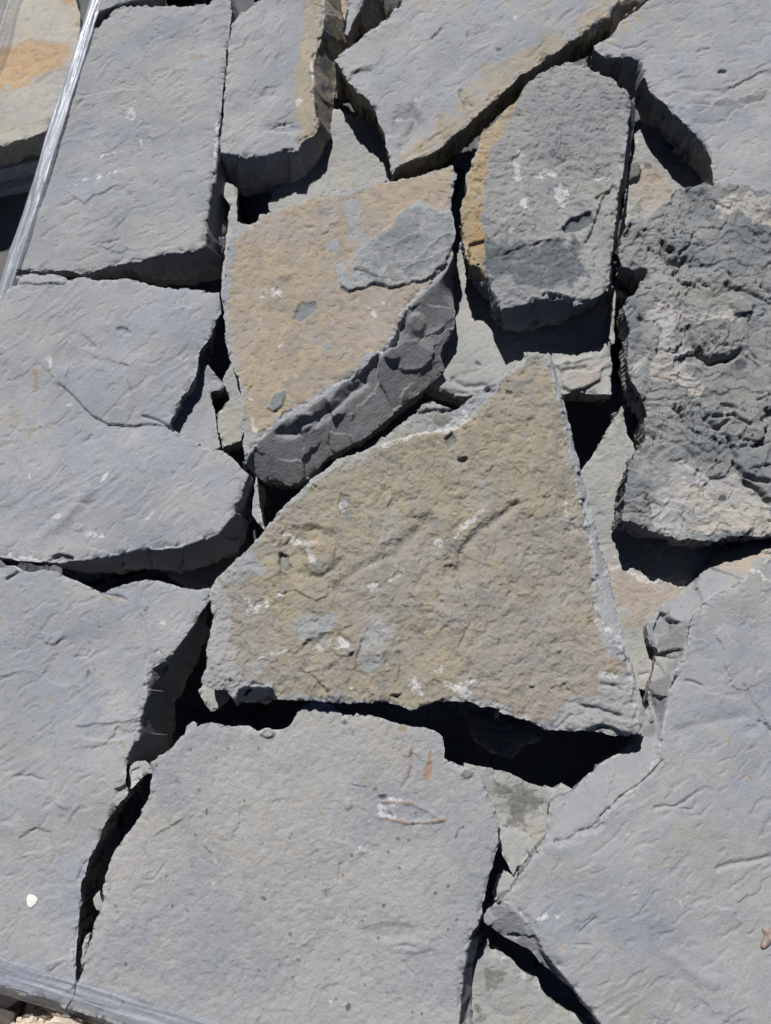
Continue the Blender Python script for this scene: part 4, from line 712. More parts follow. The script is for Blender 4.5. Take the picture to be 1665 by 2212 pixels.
R1 = slab('very large smooth slab in the lower right corner with bevelled broken edges and orange veining',
     'I 1830 -60 1665 30 1600 100 1540 140 1480 200 1400 250 1300 290 1240 340 1180 430 1165 560 1140 640 1100 740 1060 850 1040 960 1020 1040 1005 1120 980 1250 850 1430 700 1550 620 1650 560 1690 400 1760 290 1800 L 180 560 90 700 20 770 80 770 170 860 240 960 300 1090 400 1200 470 1280 500 1340 570 1420 640 1510 740 1650 1830 1650 1830 100',
     0.0, .08, M_right, 'smooth', seed=340, th=.55, jag=.0010,
     faces=[('I 1830 -60 1665 30 1600 100 1540 140 1480 200 1400 250 1300 290 1240 340 1180 430 1165 560 1140 640 1100 740 1060 850 1040 960 1020 1040 1005 1120',
             'F 1830 1690 1665 1735 1560 1760 1480 1790 1335 1830 1280 1910 1200 2000 1130 2060 I 1100 262 1060 300 1025 312 970 380 922 420 910 450 915 530 932 572 972 600 952 700 932 770 915 860 930 940 897 1000 890 1040 872 1110', .035, .0028),
            ('I 1020 1040 1005 1120 980 1250 850 1430 700 1550 620 1650 560 1690 400 1760 290 1800 L 180 560 90 700 20 770',
             'I 872 1110 850 1160 760 1220 660 1270 580 1340 540 1370 515 1400 470 1450 400 1490 370 1500 330 1530 312 1620 302 1700 290 1740 240 1800 L 220 480 170 550 100 650 60 720 0 760', .018, .0006),
            ('L 20 770 80 770 170 860 240 960 300 1090 400 1200 470 1280 500 1340 570 1420 640 1510',
             'L -30 792 -80 830 -85 880 10 950 110 1010 190 1045 250 1100 262 1130 330 1180 390 1240 450 1280 490 1320 502 1370 562 1430 622 1510', .022, .0010)],
     feats=[('poly', 0, 'F 1830 1690 1665 1730 1480 1790 1330 1830 1290 1900 1350 1950 1500 1950 1665 1900 1830 1800', dict(w=16, v=.6, warp=10)),
            ('line', 3, 'F 1610 1780 1560 1860', dict(w=6, v=.25)),
            ('line', 2, 'I 1560 120 1600 130 1620 180 1665 180', dict(w=5, v=.8)),
            ('poly', 'z', 'I 955 480 1000 375 1100 430 1120 440 1000 540 975 560', dict(w=3, v=-.008, warp=2)), ('scarp', 'z', 'I 1120 430 1000 540 950 700', dict(w=16, v=.004)),
            ('scarp', 'z', 'I 1110 640 1060 700 1030 780', dict(w=10, v=.002)), ('line', 'z', 'I 975 700 1010 740 1035 770', dict(w=3, v=-.004)), ('line', 'z', 'I 1000 640 1050 660 1080 655', dict(w=3, v=-.004)),
            ('line', 'z', 'I 930 860 960 960 985 1045', dict(w=4, v=-.005)), ('line', 'z', 'I 1160 790 1210 800 1250 820', dict(w=3, v=-.003, warp=1)),
            ('line', 'z', 'I 1005 1275 940 1350 850 1435 760 1490 700 1550 640 1615', dict(w=2.6, v=-.004, warp=1)), ('line', 'z', 'I 365 1770 440 1750 520 1710 600 1690 640 1665', dict(w=6, v=-.0042, warp=2)),
            ('line', 'z', 'I 960 1570 1060 1550 1130 1520 1220 1455', dict(w=3, v=-.0025, warp=5)), ('line', 'z', 'L 1350 570 1430 530 1665 505', dict(w=6, v=-.0025, warp=3)),
            ('line', 3, 'I 1450 1105 1410 1140 1410 1210', dict(w=3.5, v=.48, warp=4)), ('line', 3, 'I 1500 1200 1570 1180 1560 1260 1510 1330 1540 1380', dict(w=4, v=.48, warp=6)), ('line', 3, 'I 1440 1300 1430 1340', dict(w=3, v=.4, warp=4)), ('line', 3, 'I 1270 1370 1275 1410', dict(w=3, v=.4)),
            ('line', 3, 'L 590 1020 640 970 700 1010 750 1040', dict(w=4, v=.5, warp=6)), ('line', 3, 'L 810 1000 840 1040 830 1090', dict(w=2.5, v=.38, warp=3)), ('line', 0, 'L 980 1080 1010 1060 1060 1090', dict(w=4, v=.6, warp=3)),
            ('line', 0, 'L 870 560 1040 560 1080 600 1230 610', dict(w=4, v=.5, warp=5)), ('line', 0, 'L 870 600 880 860 850 960', dict(w=4, v=.35, warp=5)), ('line', 3, 'L 1640 690 1665 680', dict(w=4, v=.5)),
            ('poly', 0, 'L 330 1010 470 1020 420 1090 370 1080', dict(w=6, v=.5, warp=4)), ('line', 2, 'L 220 890 280 870 310 850', dict(w=6, v=.75, warp=3)), ('line', 2, 'L 370 850 400 830', dict(w=5, v=.6)), ('spot', 2, 'L 805 360', dict(rx=6, ry=3, v=.9)),
            ('line', 2, 'L 1100 760 1115 800', dict(w=3, v=.7)), ('line', 'z', 'L 510 950 560 900 605 865', dict(w=2.5, v=-.003, warp=1)), ('line', 'z', 'L 480 1025 570 1030', dict(w=2.2, v=-.002, warp=1)),
            ('line', 'z', 'L 500 820 510 940', dict(w=10, v=-.0016)), ('line', 'z', 'L 180 880 250 960 300 1080 360 1150', dict(w=10, v=-.003, warp=4)), ('line', 'z', 'L 1080 1100 1200 1200 1330 1260', dict(w=12, v=.0022, warp=4)),
            ('line', 'z', 'I 1510 820 1540 900 1600 990 1665 1090', dict(w=4, v=-.0022, warp=4)), ('line', 'z', 'I 1600 1040 1640 1060 1665 1100', dict(w=3, v=-.004, warp=1)), ('spot', 'z', 'I 1550 1090', dict(rx=16, ry=12, v=-.002)),
            ('line', 'z', 'I 1120 1090 1300 1040 1500 1000', dict(w=10, v=-.002, warp=4)), ('scarp', 'z', 'I 1310 580 1270 540 1180 520', dict(w=12, v=.0015)),
            ('spot', 1, 'L 1490 1420', dict(rx=6, ry=9, v=.25)), ('spot', 0, 'L 548 605', dict(rx=3, ry=7, v=.8)), ('line', 0, 'I 1660 1400 1500 1380', dict(w=14, v=.3)),
            ('line', 'z', 'L 1130 200 1180 210 1200 170', dict(w=2.4, v=-.002, warp=2))])

# ------------------------------------------------------------------ second course, seen down the gaps
Z2c = -.052
slab('dusty pale slab lying lower in the gap between the two top slabs and the ochre slab',
     'B 380 600 440 640 525 655 560 665 600 680 650 700 700 660 900 700 1000 1100 900 1240 200 1340 112 1270 108 1235 140 1165 160 1130 250 1000', Z2c+.004, .05, M_low, 'fossil', seed=400, step=.0016)
slab('narrow pale slab edge left of the ochre slab, beside the square black hole',
     'A 1300 1100 1397 1108 1432 1125 1436 1340 1480 1356 1580 1340 1640 1420 1500 1600 1480 1850 1350 1850 1336 1760 1345 1640 1362 1500 1372 1400 1395 1250', -.030, .05, M_low2, 'fossil', seed=410, step=.0016)
slab('pale slab lower in the middle, half in the shade of the round-topped slab',
     'B 1140 1560 1235 1530 1270 1460 1310 1480 1500 1500 1665 1500 F 560 0 640 100 694 250 694 500 697 700 697 872 560 870 500 864 440 868 380 880 150 885 E 1430 860 1300 868 1200 860 1075 842 980 760 1000 600 1080 300', Z2c, .045, M_low2, 'smooth', seed=420, step=.0015,
     faces=[('E 1075 842 1200 860 1300 868 1430 860', 'E 1078 848 1180 885 1290 922 1425 900', .012, .0004)],
     feats=[('poly', 'z', 'F 395 790 450 740 560 745 630 728 628 790 560 830 450 858 400 830', dict(w=2.5, v=.005, warp=3)), ('poly', 0, 'F 395 790 450 740 630 728 628 790 500 850', dict(w=6, v=.6)),
            ('poly', 'z', 'F 340 700 500 640 697 540 700 700 640 720 400 740', dict(w=6, v=.004, warp=14)), ('poly', 1, 'F 330 720 480 640 697 560 697 700 560 740 400 780', dict(w=12, v=.3, warp=16)),
            ('line', 0, 'E 1240 440 1310 430 1400 450', dict(w=5, v=.7)), ('spot', 'z', 'E 1380 685', dict(rx=10, ry=4, v=-.004, rot=.6)), ('line', 'z', 'E 1230 790 1290 820 1420 822', dict(w=5, v=-.004)),
            ('scarp', 'z', 'F 390 700 470 690 600 660', dict(w=10, v=.003))])
slab('sandy pitted slab lower down between the big middle slab and the craggy slab',
     'F 775 920 740 985 690 1060 640 1150 580 1250 515 1340 400 1500 420 1800 500 2100 I 600 500 700 780 855 836 905 852 1010 856 1150 700 1300 300 1420 0 F 1420 1850 1300 1500 1000 1250 880 1200 838 1175 800 1120 786 1060 780 980', Z2c-.002, .05, M_low, 'grainy', seed=430, rscale=.45, step=.0014,
     feats=[('poly', 0, 'F 690 1750 780 1900 900 1950 1200 2000 1300 2100 I 1000 400 900 500 760 500 680 200', dict(w=20, v=.65, warp=20)), ('line', 2, 'F 700 1760 720 1900 760 1930', dict(w=12, v=.4, warp=12)),
            ('line', 2, 'F 800 1930 850 1980 1000 2000 1160 2010', dict(w=9, v=.9, warp=6)), ('spot', 3, 'I 830 520', dict(rx=6, ry=8, v=.25)), ('spot', 3, 'I 760 415', dict(rx=8, ry=6, v=.22)), ('spot', 3, 'I 715 155', dict(rx=16, ry=10, v=.2)),
            ('line', 'z', 'F 620 1590 650 1610', dict(w=4, v=-.003)), ('line', 'z', 'I 880 750 920 745', dict(w=3, v=-.003))])
slab('tan pitted slab deep in the gap under the top right slab',
     'C 740 850 840 808 900 760 1100 800 1330 1000 1330 1230 1100 1300 960 1400 760 1440 700 1400 740 1100', -.060, .05, M_low, 'grainy', seed=440, rscale=.8, step=.0015,
     feats=[('poly', 0, 'C 820 1000 1000 1000 1080 1140 960 1280 820 1200', dict(w=20, v=.6, warp=14)), ('poly', 1, 'C 800 1000 860 990 875 1030 850 1090 800 1100', dict(w=4, v=.9)), ('poly', 'z', 'C 800 1000 860 990 875 1030 850 1090 800 1100', dict(w=3, v=.008)),
            ('spot', 1, 'C 920 1010', dict(rx=9, ry=8, v=.8)), ('spot', 1, 'C 965 1062', dict(rx=8, ry=4, v=.8)), ('spot', 1, 'C 840 1260', dict(rx=20, ry=22, v=.5)), ('line', 2, 'C 840 820 850 860', dict(w=8, v=.4))])
slab('narrow strip of tan stone in the black slot right of the round-topped slab',
     'F 742 128 900 128 905 230 860 245 800 236 742 262 722 300 722 400 718 560 698 572 680 500 690 300 700 200 725 180', -.045, .05, M_low, 'fossil', seed=450, step=.0016)
slab('lichen darkened slab corner lower down between the speckled slab and the very large slab',
     'I -200 1280 -80 1310 0 1330 60 1340 130 1370 200 1410 280 1432 350 1440 400 1415 440 1430 480 1460 640 1560 420 1850 260 1840 220 1790 150 1700 90 1680 20 1682 -60 1700 -160 1600', Z2c+.006, .045, M_low, 'grainy', seed=460, rscale=.7, step=.0014,
     feats=[('poly', 1, 'I -40 1350 100 1400 250 1440 200 1480 260 1560 180 1640 100 1560 40 1540 -40 1460', dict(w=14, v=.65, warp=16)), ('poly', 1, 'I 20 1570 120 1560 220 1650 230 1760 150 1700 60 1660', dict(w=12, v=.5, warp=14)), ('spot', 1, 'I 250 1490', dict(rx=22, ry=22, v=.4)),
            ('poly', 2, 'I 300 1520 330 1540 300 1640 200 1600 210 1560', dict(w=12, v=.3, warp=8))])
slab('clean grey wedge shaped stone broken beside the lichen darkened slab',
     'L 22 310 100 308 170 338 236 404 226 450 192 490 160 540 130 556 104 600 72 560 50 500 22 440', Z2c+.012, .03, M_low2, 'smooth', seed=470, step=.0014, rscale=.5, name='stone_fragment', cat='stone fragment', group='broken stone fragments in the gaps')
slab('small cracked grey stone against the tip of the very large slab',
     'L 0 640 12 606 38 590 62 580 92 606 136 580 142 600 110 690 60 716 20 745 -14 760 -20 700', Z2c+.008, .03, M_low2, 'smooth', seed=480, step=.0014, rscale=.5, name='stone_fragment', cat='stone fragment', group='broken stone fragments in the gaps')
slab('pale dusty slab below the gap at the bottom edge, right of the speckled slab',
     'K 1340 1300 1360 1235 1400 1180 1440 1136 L -45 1010 -30 1070 0 1062 40 1080 110 1130 180 1200 250 1232 270 1300 340 1370 420 1420 490 1450 560 1520 640 1700 -180 1700', Z2c+.004, .05, M_low, 'grainy', seed=490, rscale=.45, step=.0015,
     feats=[('poly', 1, 'L -40 1180 60 1190 100 1230 30 1260 -60 1300 -80 1240', dict(w=9, v=.6, warp=10)), ('poly', 1, 'L 140 1140 250 1230 200 1240', dict(w=7, v=.5, warp=10)), ('poly', 1, 'L -140 1320 -60 1440 -100 1500 -160 1500', dict(w=9, v=.6, warp=10)),
            ('poly', 2, 'L 0 1060 120 1150 180 1230 60 1200 0 1160', dict(w=10, v=.35, warp=10))])
slab('broken grey ledge stone tucked under the notched right edge of the mauve slab',
     'D 1210 640 1250 690 1330 780 1362 820 1340 850 1282 870 1285 930 1300 960 1308 1080 1336 1185 1260 1240 1100 1200 900 1000 1000 850 1130 700', -.020, .05, M_l3, 'smooth', seed=500, step=.0013, jag=.0008, rscale=.6,
     feats=[('poly', 'z', 'D 1290 800 1362 820 1340 850 1282 900 1270 850', dict(w=3, v=.006)), ('line', 'z', 'D 1220 660 1300 760', dict(w=10, v=.004))])
slab('short tan grey stone against the left side of the ochre slab',
     'D 1392 678 1345 790 1360 830 1392 900 1350 950 1318 980 1312 1050 1330 1120 1346 1196 1400 1176 1462 1150 1500 1000 1480 800 1420 700', -.028, .045, M_low, 'fossil', seed=510, step=.0014,
     feats=[('poly', 1, 'D 1340 960 1430 960 1420 1100 1340 1080', dict(w=14, v=.4, warp=14))])
slab('thin upright sliver of pale stone below the lowest point of the ochre slab',
     'D 1546 1372 1556 1372 1572 1540 1602 1692 1560 1650 1524 1600 1534 1480', -.020, .05, M_low2, 'smooth', seed=520, step=.0013, rscale=.3, jag=.0004, name='stone_fragment', cat='stone fragment', group='broken stone fragments in the gaps')
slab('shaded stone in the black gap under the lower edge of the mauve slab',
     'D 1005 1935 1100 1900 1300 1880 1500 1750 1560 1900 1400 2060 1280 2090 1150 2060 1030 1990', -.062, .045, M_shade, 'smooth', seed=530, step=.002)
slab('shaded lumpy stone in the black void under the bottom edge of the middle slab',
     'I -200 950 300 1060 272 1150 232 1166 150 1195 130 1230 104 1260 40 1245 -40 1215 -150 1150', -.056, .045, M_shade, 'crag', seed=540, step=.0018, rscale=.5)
slab('small light grey wedge under the lower left corner of the middle slab',
     'G 1200 850 1226 815 1300 800 1400 860 1352 930 1300 968 1278 975 1242 930 1212 890', -.036, .03, M_low2, 'smooth', seed=550, step=.0012, rscale=.3, jag=.0006,
     faces=[('G 1352 930 1300 968 1278 975 1242 930', 'G 1356 935 1305 972 1280 978 1240 934', .008, .0002)], name='stone_fragment', cat='stone fragment', group='broken stone fragments in the gaps')
slab('small rounded grey stone in the void left of the speckled slab top edge',
     'G 1118 1120 1128 1068 1170 1034 1190 1044 1192 1090 1180 1200 1120 1180', -.050, .035, M_low2, 'smooth', seed=560, step=.0013, rscale=.3, jag=.0006, name='stone_fragment', cat='stone fragment', group='broken stone fragments in the gaps')
slab('white bruised chip bridging the crack between the flaked slab and the speckled slab',
     'G 772 1290 830 1282 880 1270 915 1300 919 1352 875 1365 842 1400 800 1445 778 1440 774 1380', -.010, .03, M_low2, 'smooth', seed=570, step=.0011, rscale=.5, jag=.0006,
     feats=[('poly', 2, 'G 800 1345 850 1325 870 1350 850 1400 790 1450', dict(w=4, v=1.)), ('scarp', 'z', 'G 780 1400 800 1340 870 1290', dict(w=8, v=.003))], name='stone_fragment', cat='stone fragment', group='broken stone fragments in the gaps')
slab('tiny grey stone wedged low in the dark crack at the lower left',
     'J 555 705 600 705 606 740 622 770 600 830 570 790', -.028, .03, M_low2, 'smooth', seed=575, step=.0011, rscale=.3, jag=.0006, name='stone_fragment', cat='stone fragment', group='broken stone fragments in the gaps')
slab('thin grey splinter filling the bottom tip of the crack at the lower left',
     'J 530 962 545 965 520 1080 490 1180 485 1225 462 1225 464 1080', -.012, .03, M_low2, 'smooth', seed=577, step=.0011, rscale=.3, jag=.0006, name='stone_fragment', cat='stone fragment', group='broken stone fragments in the gaps')
slab('upright grey slab at the top edge behind the sandy-edged slab, its front in shade',
     'B 700 -90 690 -10 662 60 625 130 588 215 572 205 590 120 600 0 620 -90', .0, .06, M_left, 'smooth', seed=580, step=.0014, rscale=.4,
     faces=[('B 700 -90 690 -10 662 60 625 130 588 215', 'B 1000 -90 940 0 830 105 700 200 592 242', .05, .002)])
slab('tan stone corner squeezed between the two top slabs at the upper edge',
     'B 540 -90 600 -90 598 0 575 140 560 100', -.02, .04, M_low, 'grainy', seed=590, step=.0014, rscale=.4, feats=[('poly', 0, 'B 540 -90 600 -90 598 0 575 140 560 100', dict(v=.9))])
slab('lowest slab, coloured dark to read as blackness at the bottom of the gaps',
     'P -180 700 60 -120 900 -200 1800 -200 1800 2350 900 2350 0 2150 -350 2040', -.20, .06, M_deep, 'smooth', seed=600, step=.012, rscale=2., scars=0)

slab('added unseen chunk deep under the big middle slab, blocking a sliver of sun',
     'P 450 1370 610 1370 620 1500 540 1520 450 1500', -.13, .06, M_deep, 'smooth', seed=610, step=.004, scars=0)  # added out of sight to keep sun off the gap floor

# ------------------------------------------------------------------ small parts that belong to a slab
def by_label(key):
    return [o for o in bpy.data.objects if key in o.get('label', '')][0]
def quick(name, V, F, mat, parent=None, loc=(0, 0, 0), smooth=True):
    me = bpy.data.meshes.new(name); me.from_pydata([tuple(map(float, v)) for v in V], [], F); me.update()
    if smooth: me.polygons.foreach_set('use_smooth', [True]*len(me.polygons))
    me.materials.append(mat); o = collect(bpy.data.objects.new(name, me)); o.location = loc
    if parent is not None:
        o.parent = parent; o.matrix_parent_inverse.identity(); o.location = tuple(np.array(loc)-np.array(parent.location))
    return o
def surf_z(o, x, y):
    bpy.context.view_layer.update()
    hit, loc, nr, _ = o.ray_cast((x-o.location.x, y-o.location.y, 1.0), (0, 0, -1))
    return loc.z + o.location.z if hit else o.location.z
def flat_mat(name, col, rough=.85, var=.25, scale=200):
    m, nt, bs = mat_new(name); b = NB(nt); tc = b.n('ShaderNodeTexCoord')
    n = b.noise(tc.outputs['Object'], scale, 5, .65)
    b.l(b.mix(b.ramp(n, .35, .65), col, tuple(q*(1-var) for q in col)), bs.inputs['Base Color']); bs.inputs['Roughness'].default_value = rough
    bp = b.n('ShaderNodeBump'); bp.inputs['Distance'].default_value = .001; bp.inputs['Strength'].default_value = .5; b.l(n, bp.inputs['Height']); b.l(bp.outputs[0], bs.inputs['Normal'])
    return m
# white paint dot
lo = by_label('white paint dot'); c = unproj(tr('J 187 764'), 0.0)[0]; V = []; rr = 24
for j in range(rr):
    a = 2*math.pi*j/rr; r = .0064*(1+.10*math.sin(3*a+1)+.05*math.sin(7*a)); V.append((c[0]+r*.92*math.cos(a), c[1]+r*1.05*math.sin(a)))
zs = [surf_z(lo, *v)+.0005 for v in V]; z0 = surf_z(lo, *c)+.0009
VV = [(v[0], v[1], z) for v, z in zip(V, zs)] + [(c[0]+(v[0]-c[0])*.8, c[1]+(v[1]-c[1])*.8, surf_z(lo, c[0]+(v[0]-c[0])*.8, c[1]+(v[1]-c[1])*.8)+.0009) for v in V] + [(c[0], c[1], z0)] + [(v[0], v[1], z-.002) for v, z in zip(V, zs)]
F = [(j, (j+1) % rr, rr+(j+1) % rr, rr+j) for j in range(rr)] + [(rr+j, rr+(j+1) % rr, 2*rr) for j in range(rr)] + [(2*rr+1+j, 2*rr+1+(j+1) % rr, (j+1) % rr, j) for j in range(rr)]
quick('paint_dot', [(a-c[0], b_-c[1], q-z0) for a, b_, q in VV], F, flat_mat('chalky_paint', (.62, .62, .56), var=.18, scale=700), lo, (c[0], c[1], z0))
# curled pinkish shell set in the very large slab
lo = by_label('very large smooth slab in the lower right')
path = unproj(tr('L 1618 925 1640 935 1655 965 1648 1000 1625 1030 1612 1050'), 0.0); rad = [.0030, .0046, .0054, .0050, .0040, .0018]
V = []; F = []; nr = 10
for i, (p, r) in enumerate(zip(path, rad)):
    d = path[min(i+1, len(path)-1)]-path[max(i-1, 0)]; d = d/np.hypot(*d); nrm = np.array([-d[1], d[0]]); zc = surf_z(lo, *p)
    for j in range(nr):
        a = 2*math.pi*j/nr; V.append((p[0]+nrm[0]*r*math.cos(a), p[1]+nrm[1]*r*math.cos(a), zc+.0006+r*.75*math.sin(a)))
for i in range(len(path)-1):
    for j in range(nr): F.append((i*nr+j, i*nr+(j+1) % nr, (i+1)*nr+(j+1) % nr, (i+1)*nr+j))
F += [tuple(range(nr))[::-1], tuple(range((len(path)-1)*nr, len(path)*nr))]
c = path.mean(0)
quick('fossil_shell', [(v[0]-c[0], v[1]-c[1], v[2]) for v in V], F, flat_mat('pink_shell', (.30, .235, .20), var=.5, scale=260), lo, (c[0], c[1], 0))

# ------------------------------------------------------------------ clear wrap round the stack
def film_mat(name, cloud, ang, gloss=.32):
    m = bpy.data.materials.new(name); m.use_nodes = True; nt = m.node_tree; nt.nodes.clear(); b = NB(nt)
    out = b.n('ShaderNodeOutputMaterial'); tc = b.n('ShaderNodeTexCoord'); mp = b.n('ShaderNodeMapping'); mp.vector_type = 'TEXTURE'
    mp.inputs['Rotation'].default_value = (0, 0, ang); mp.inputs['Scale'].default_value = (1, .018, .05); b.l(tc.outputs['Object'], mp.inputs[0])
    st = b.noise(mp.outputs[0], 5, 6, .65, .3); st2 = b.noise(tc.outputs['Object'], 70, 6, .7, 1.)
    tr_ = b.n('ShaderNodeBsdfTransparent'); tr_.inputs[0].default_value = (.97, .98, 1, 1)
    gl = b.n('ShaderNodeBsdfGlossy'); gl.inputs['Roughness'].default_value = .30; gl.inputs[0].default_value = (.7, .72, .75, 1)
    df = b.n('ShaderNodeBsdfDiffuse'); df.inputs[0].default_value = (.62, .66, .72, 1)
    bp = b.n('ShaderNodeBump'); bp.inputs['Distance'].default_value = .002; bp.inputs['Strength'].default_value = .6
    b.l(b.math('ADD', st, b.math('MULTIPLY', st2, .05)), bp.inputs['Height']); b.l(bp.outputs[0], gl.inputs['Normal']); b.l(bp.outputs[0], df.inputs['Normal'])
    m1 = b.n('ShaderNodeMixShader'); b.l(b.math('ADD', cloud*.45, b.math('MULTIPLY', b.ramp(b.math('ADD', st, b.math('MULTIPLY', b.math('SUBTRACT', st2, .5), .3)), .48, .66), cloud)), m1.inputs[0]); b.l(tr_.outputs[0], m1.inputs[1]); b.l(df.outputs[0], m1.inputs[2])
    fr = b.n('ShaderNodeFresnel'); fr.inputs[0].default_value = 1.45; b.l(bp.outputs[0], fr.inputs['Normal'])
    m2 = b.n('ShaderNodeMixShader'); b.l(b.math('ADD', .01, b.math('MULTIPLY', fr.outputs[0], gloss)), m2.inputs[0]); b.l(m1.outputs[0], m2.inputs[1]); b.l(gl.outputs[0], m2.inputs[2])
    b.l(m2.outputs[0], out.inputs[0]); return m
def band(name, A, B, prof, mat, parent, seed, n=160, outw=1, fold=.0009):
    """film strip between world points A and B; prof = (outward, z) pairs across"""
    A = np.array(A); B = np.array(B); d = B-A; L = np.hypot(*d); d = d/L; nr = np.array([-d[1], d[0]])*outw
    V = []; m = len(prof)
    for i in range(n+1):
        s_ = i/n*L
        for j, (o, z) in enumerate(prof):
            w = fold*(1 if 0 < j < m-1 else .4)
            k1 = float(fbm(np.array([s_*.07]), np.array([o+z+j*.007]), .012, 3, seed)[0])*w*1.6; k2 = float(fbm(np.array([s_]), np.array([j*.021]), .06, 3, seed+3)[0])*w
            p = A + d*s_ + nr*(o+k1+k2); V.append((p[0], p[1], z+k1*.8+k2*.5))
    F = [(i*m+j, i*m+j+1, (i+1)*m+j+1, (i+1)*m+j) for i in range(n) for j in range(m-1)]
    c = (A+B)/2
    o = quick(name, [(v[0]-c[0], v[1]-c[1], v[2]) for v in V], F, mat, parent, (c[0], c[1], 0))
    md = o.modifiers.new('thickness', 'SOLIDIFY'); md.thickness = .0001
    return o
def dense(pr, k=6):
    pr = np.array(pr, float); out = []
    for a, b_ in zip(pr[:-1], pr[1:]):
        for i in range(k): out.append(a+(b_-a)*i/k)
    return out+[pr[-1]]
wrap = collect(bpy.data.objects.new('stretch_wrap', None)); wrap.location = (-.3, 0, -.30)
wrap['label'] = 'clear glossy stretch wrap pulled round the left and lower edges of the stack'; wrap['category'] = 'plastic wrap'
pA = unproj(tr('P -110 980'), .0)[0]; pB = unproj(tr('P 262 -190'), .0)[0]
band('wrap_side', pA, pB, dense([(-.014, .004), (-.008, .007), (-.002, .006), (.003, .000), (.006, -.012), (.007, -.05), (.004, -.14), (.004, -.30)], 7), film_mat('clear_film', .30, math.atan2(*(pB-pA)[::-1])), wrap, 11, outw=1)
qA = unproj(tr('P -200 2052'), .0)[0]; qB = unproj(tr('P 720 2330'), .0)[0]
band('wrap_side', qA, qB, dense([(-.022, .0065), (-.010, .0062), (.000, .0055), (.010, .001), (.018, -.010), (.020, -.04), (.018, -.14), (.018, -.30)], 7), film_mat('dusty_film', .10, math.atan2(*(qB-qA)[::-1]), .22), wrap, 21, outw=-1)

# ------------------------------------------------------------------ pallet under the stack, neighbour pallet, ground
def wood_mat(name, col, ang):
    m, nt, bs = mat_new(name); b = NB(nt); tc = b.n('ShaderNodeTexCoord'); mp = b.n('ShaderNodeMapping'); mp.vector_type = 'TEXTURE'
    mp.inputs['Rotation'].default_value = (0, 0, ang); mp.inputs['Scale'].default_value = (1, .06, .1); b.l(tc.outputs['Object'], mp.inputs[0])
    n = b.noise(mp.outputs[0], 14, 7, .7, .5); n2 = b.noise(tc.outputs['Object'], 12, 4)
    c = b.mix(b.ramp(n, .3, .7), tuple(q*.45 for q in col), col); c = b.mix(b.math('MULTIPLY', n2, .4), c, tuple(q*1.3 for q in col))
    b.l(c, bs.inputs['Base Color']); bs.inputs['Roughness'].default_value = .8
    bp = b.n('ShaderNodeBump'); bp.inputs['Distance'].default_value = .003; bp.inputs['Strength'].default_value = .8; b.l(n, bp.inputs['Height']); b.l(bp.outputs[0], bs.inputs['Normal'])
    return m
def board(name, A, B, w, z, th, mat, parent, bev=.004):
    A = np.array(A, float); B = np.array(B, float); d = (B-A); L = np.hypot(*d); d /= L; n = np.array([-d[1], d[0]])*w/2
    import bmesh
    bm = bmesh.new(); bmesh.ops.create_cube(bm, size=1)
    for v in bm.verts: v.co = (v.co.x*L, v.co.y*w, v.co.z*th)
    bmesh.ops.bevel(bm, geom=list(bm.edges), offset=bev, segments=2, affect='EDGES', profile=.6)
    me = bpy.data.meshes.new(name); bm.to_mesh(me); bm.free(); me.materials.append(mat)
    o = collect(bpy.data.objects.new(name, me)); c = (A+B)/2; loc = np.array([c[0], c[1], z-th/2])
    if parent is not None: o.parent = parent; loc = loc-np.array(parent.location)
    o.location = loc; o.rotation_euler = (0, 0, math.atan2(d[1], d[0])); return o
ud = (qB-qA)/np.hypot(*(qB-qA)); un_ = np.array([-ud[1], ud[0]])         # along / into the pallet
pal = collect(bpy.data.objects.new('wooden_pallet', None)); c0 = qA+ud*.55+un_*.6; pal.location = (c0[0], c0[1], -.52)
pal['label'] = 'dark wooden pallet under the wrapped stack, its block showing at the bottom left corner'; pal['category'] = 'pallet'
W1 = wood_mat('weathered_dark_wood', (.075, .062, .052), math.atan2(ud[1], ud[0]))
for i in range(8): board('deck_board', c0-ud*.62+un_*(-.55+i*.157), c0+ud*.62+un_*(-.55+i*.157), .12, -.302 - (.0), .022, W1, pal)
for k in (-.55, 0, .55):
    board('stringer', c0+ud*k-un_*.60, c0+ud*k+un_*.60, .045, -.326, .15, W1, pal)
post_c = unproj(tr('P -18 2218'), -.05)[0]
post = board('wooden_post', post_c-ud*.022, post_c+ud*.022, .05, -.045, .47, W1, None, .004)
post['label'] = 'dark wooden post end standing against the wrap at the bottom left corner'; post['category'] = 'post'
# neighbour stack at the left
nb_slab = slab('blurred sandy slab with an orange band on the neighbouring pallet at the left edge',
     'P -420 -140 -60 -120 60 -120 150 -60 175 40 165 130 140 200 100 282 84 291 40 304 0 317 -140 352 -420 400', -.09, .05,
     stone_mat('sandy_orange_stone', (.34, .325, .295), (.40, .375, .33), tan=(.45, .315, .185), warm=.8, off=20., rust=(.46, .25, .11)), 'smooth', seed=700, step=.0022, gx=0, gy=0, group=None,
     feats=[('poly', 0, 'P -300 210 -100 150 0 95 40 84 95 88 150 90 160 108 130 150 70 172 30 195 0 200 -100 260 -300 320', dict(w=14, v=.85, warp=10)), ('poly', 0, 'P 110 -60 170 -40 160 20 130 10', dict(w=8, v=.7))])
pal2 = collect(bpy.data.objects.new('wooden_pallet', None)); c2 = unproj(tr('P -120 420'), -.2)[0]; pal2.location = (c2[0], c2[1], -.46)
pal2['label'] = 'grey weathered wooden boards of the neighbouring pallet below the orange banded slab'; pal2['category'] = 'pallet'
W2 = wood_mat('grey_weathered_wood', (.36, .36, .38), .27)
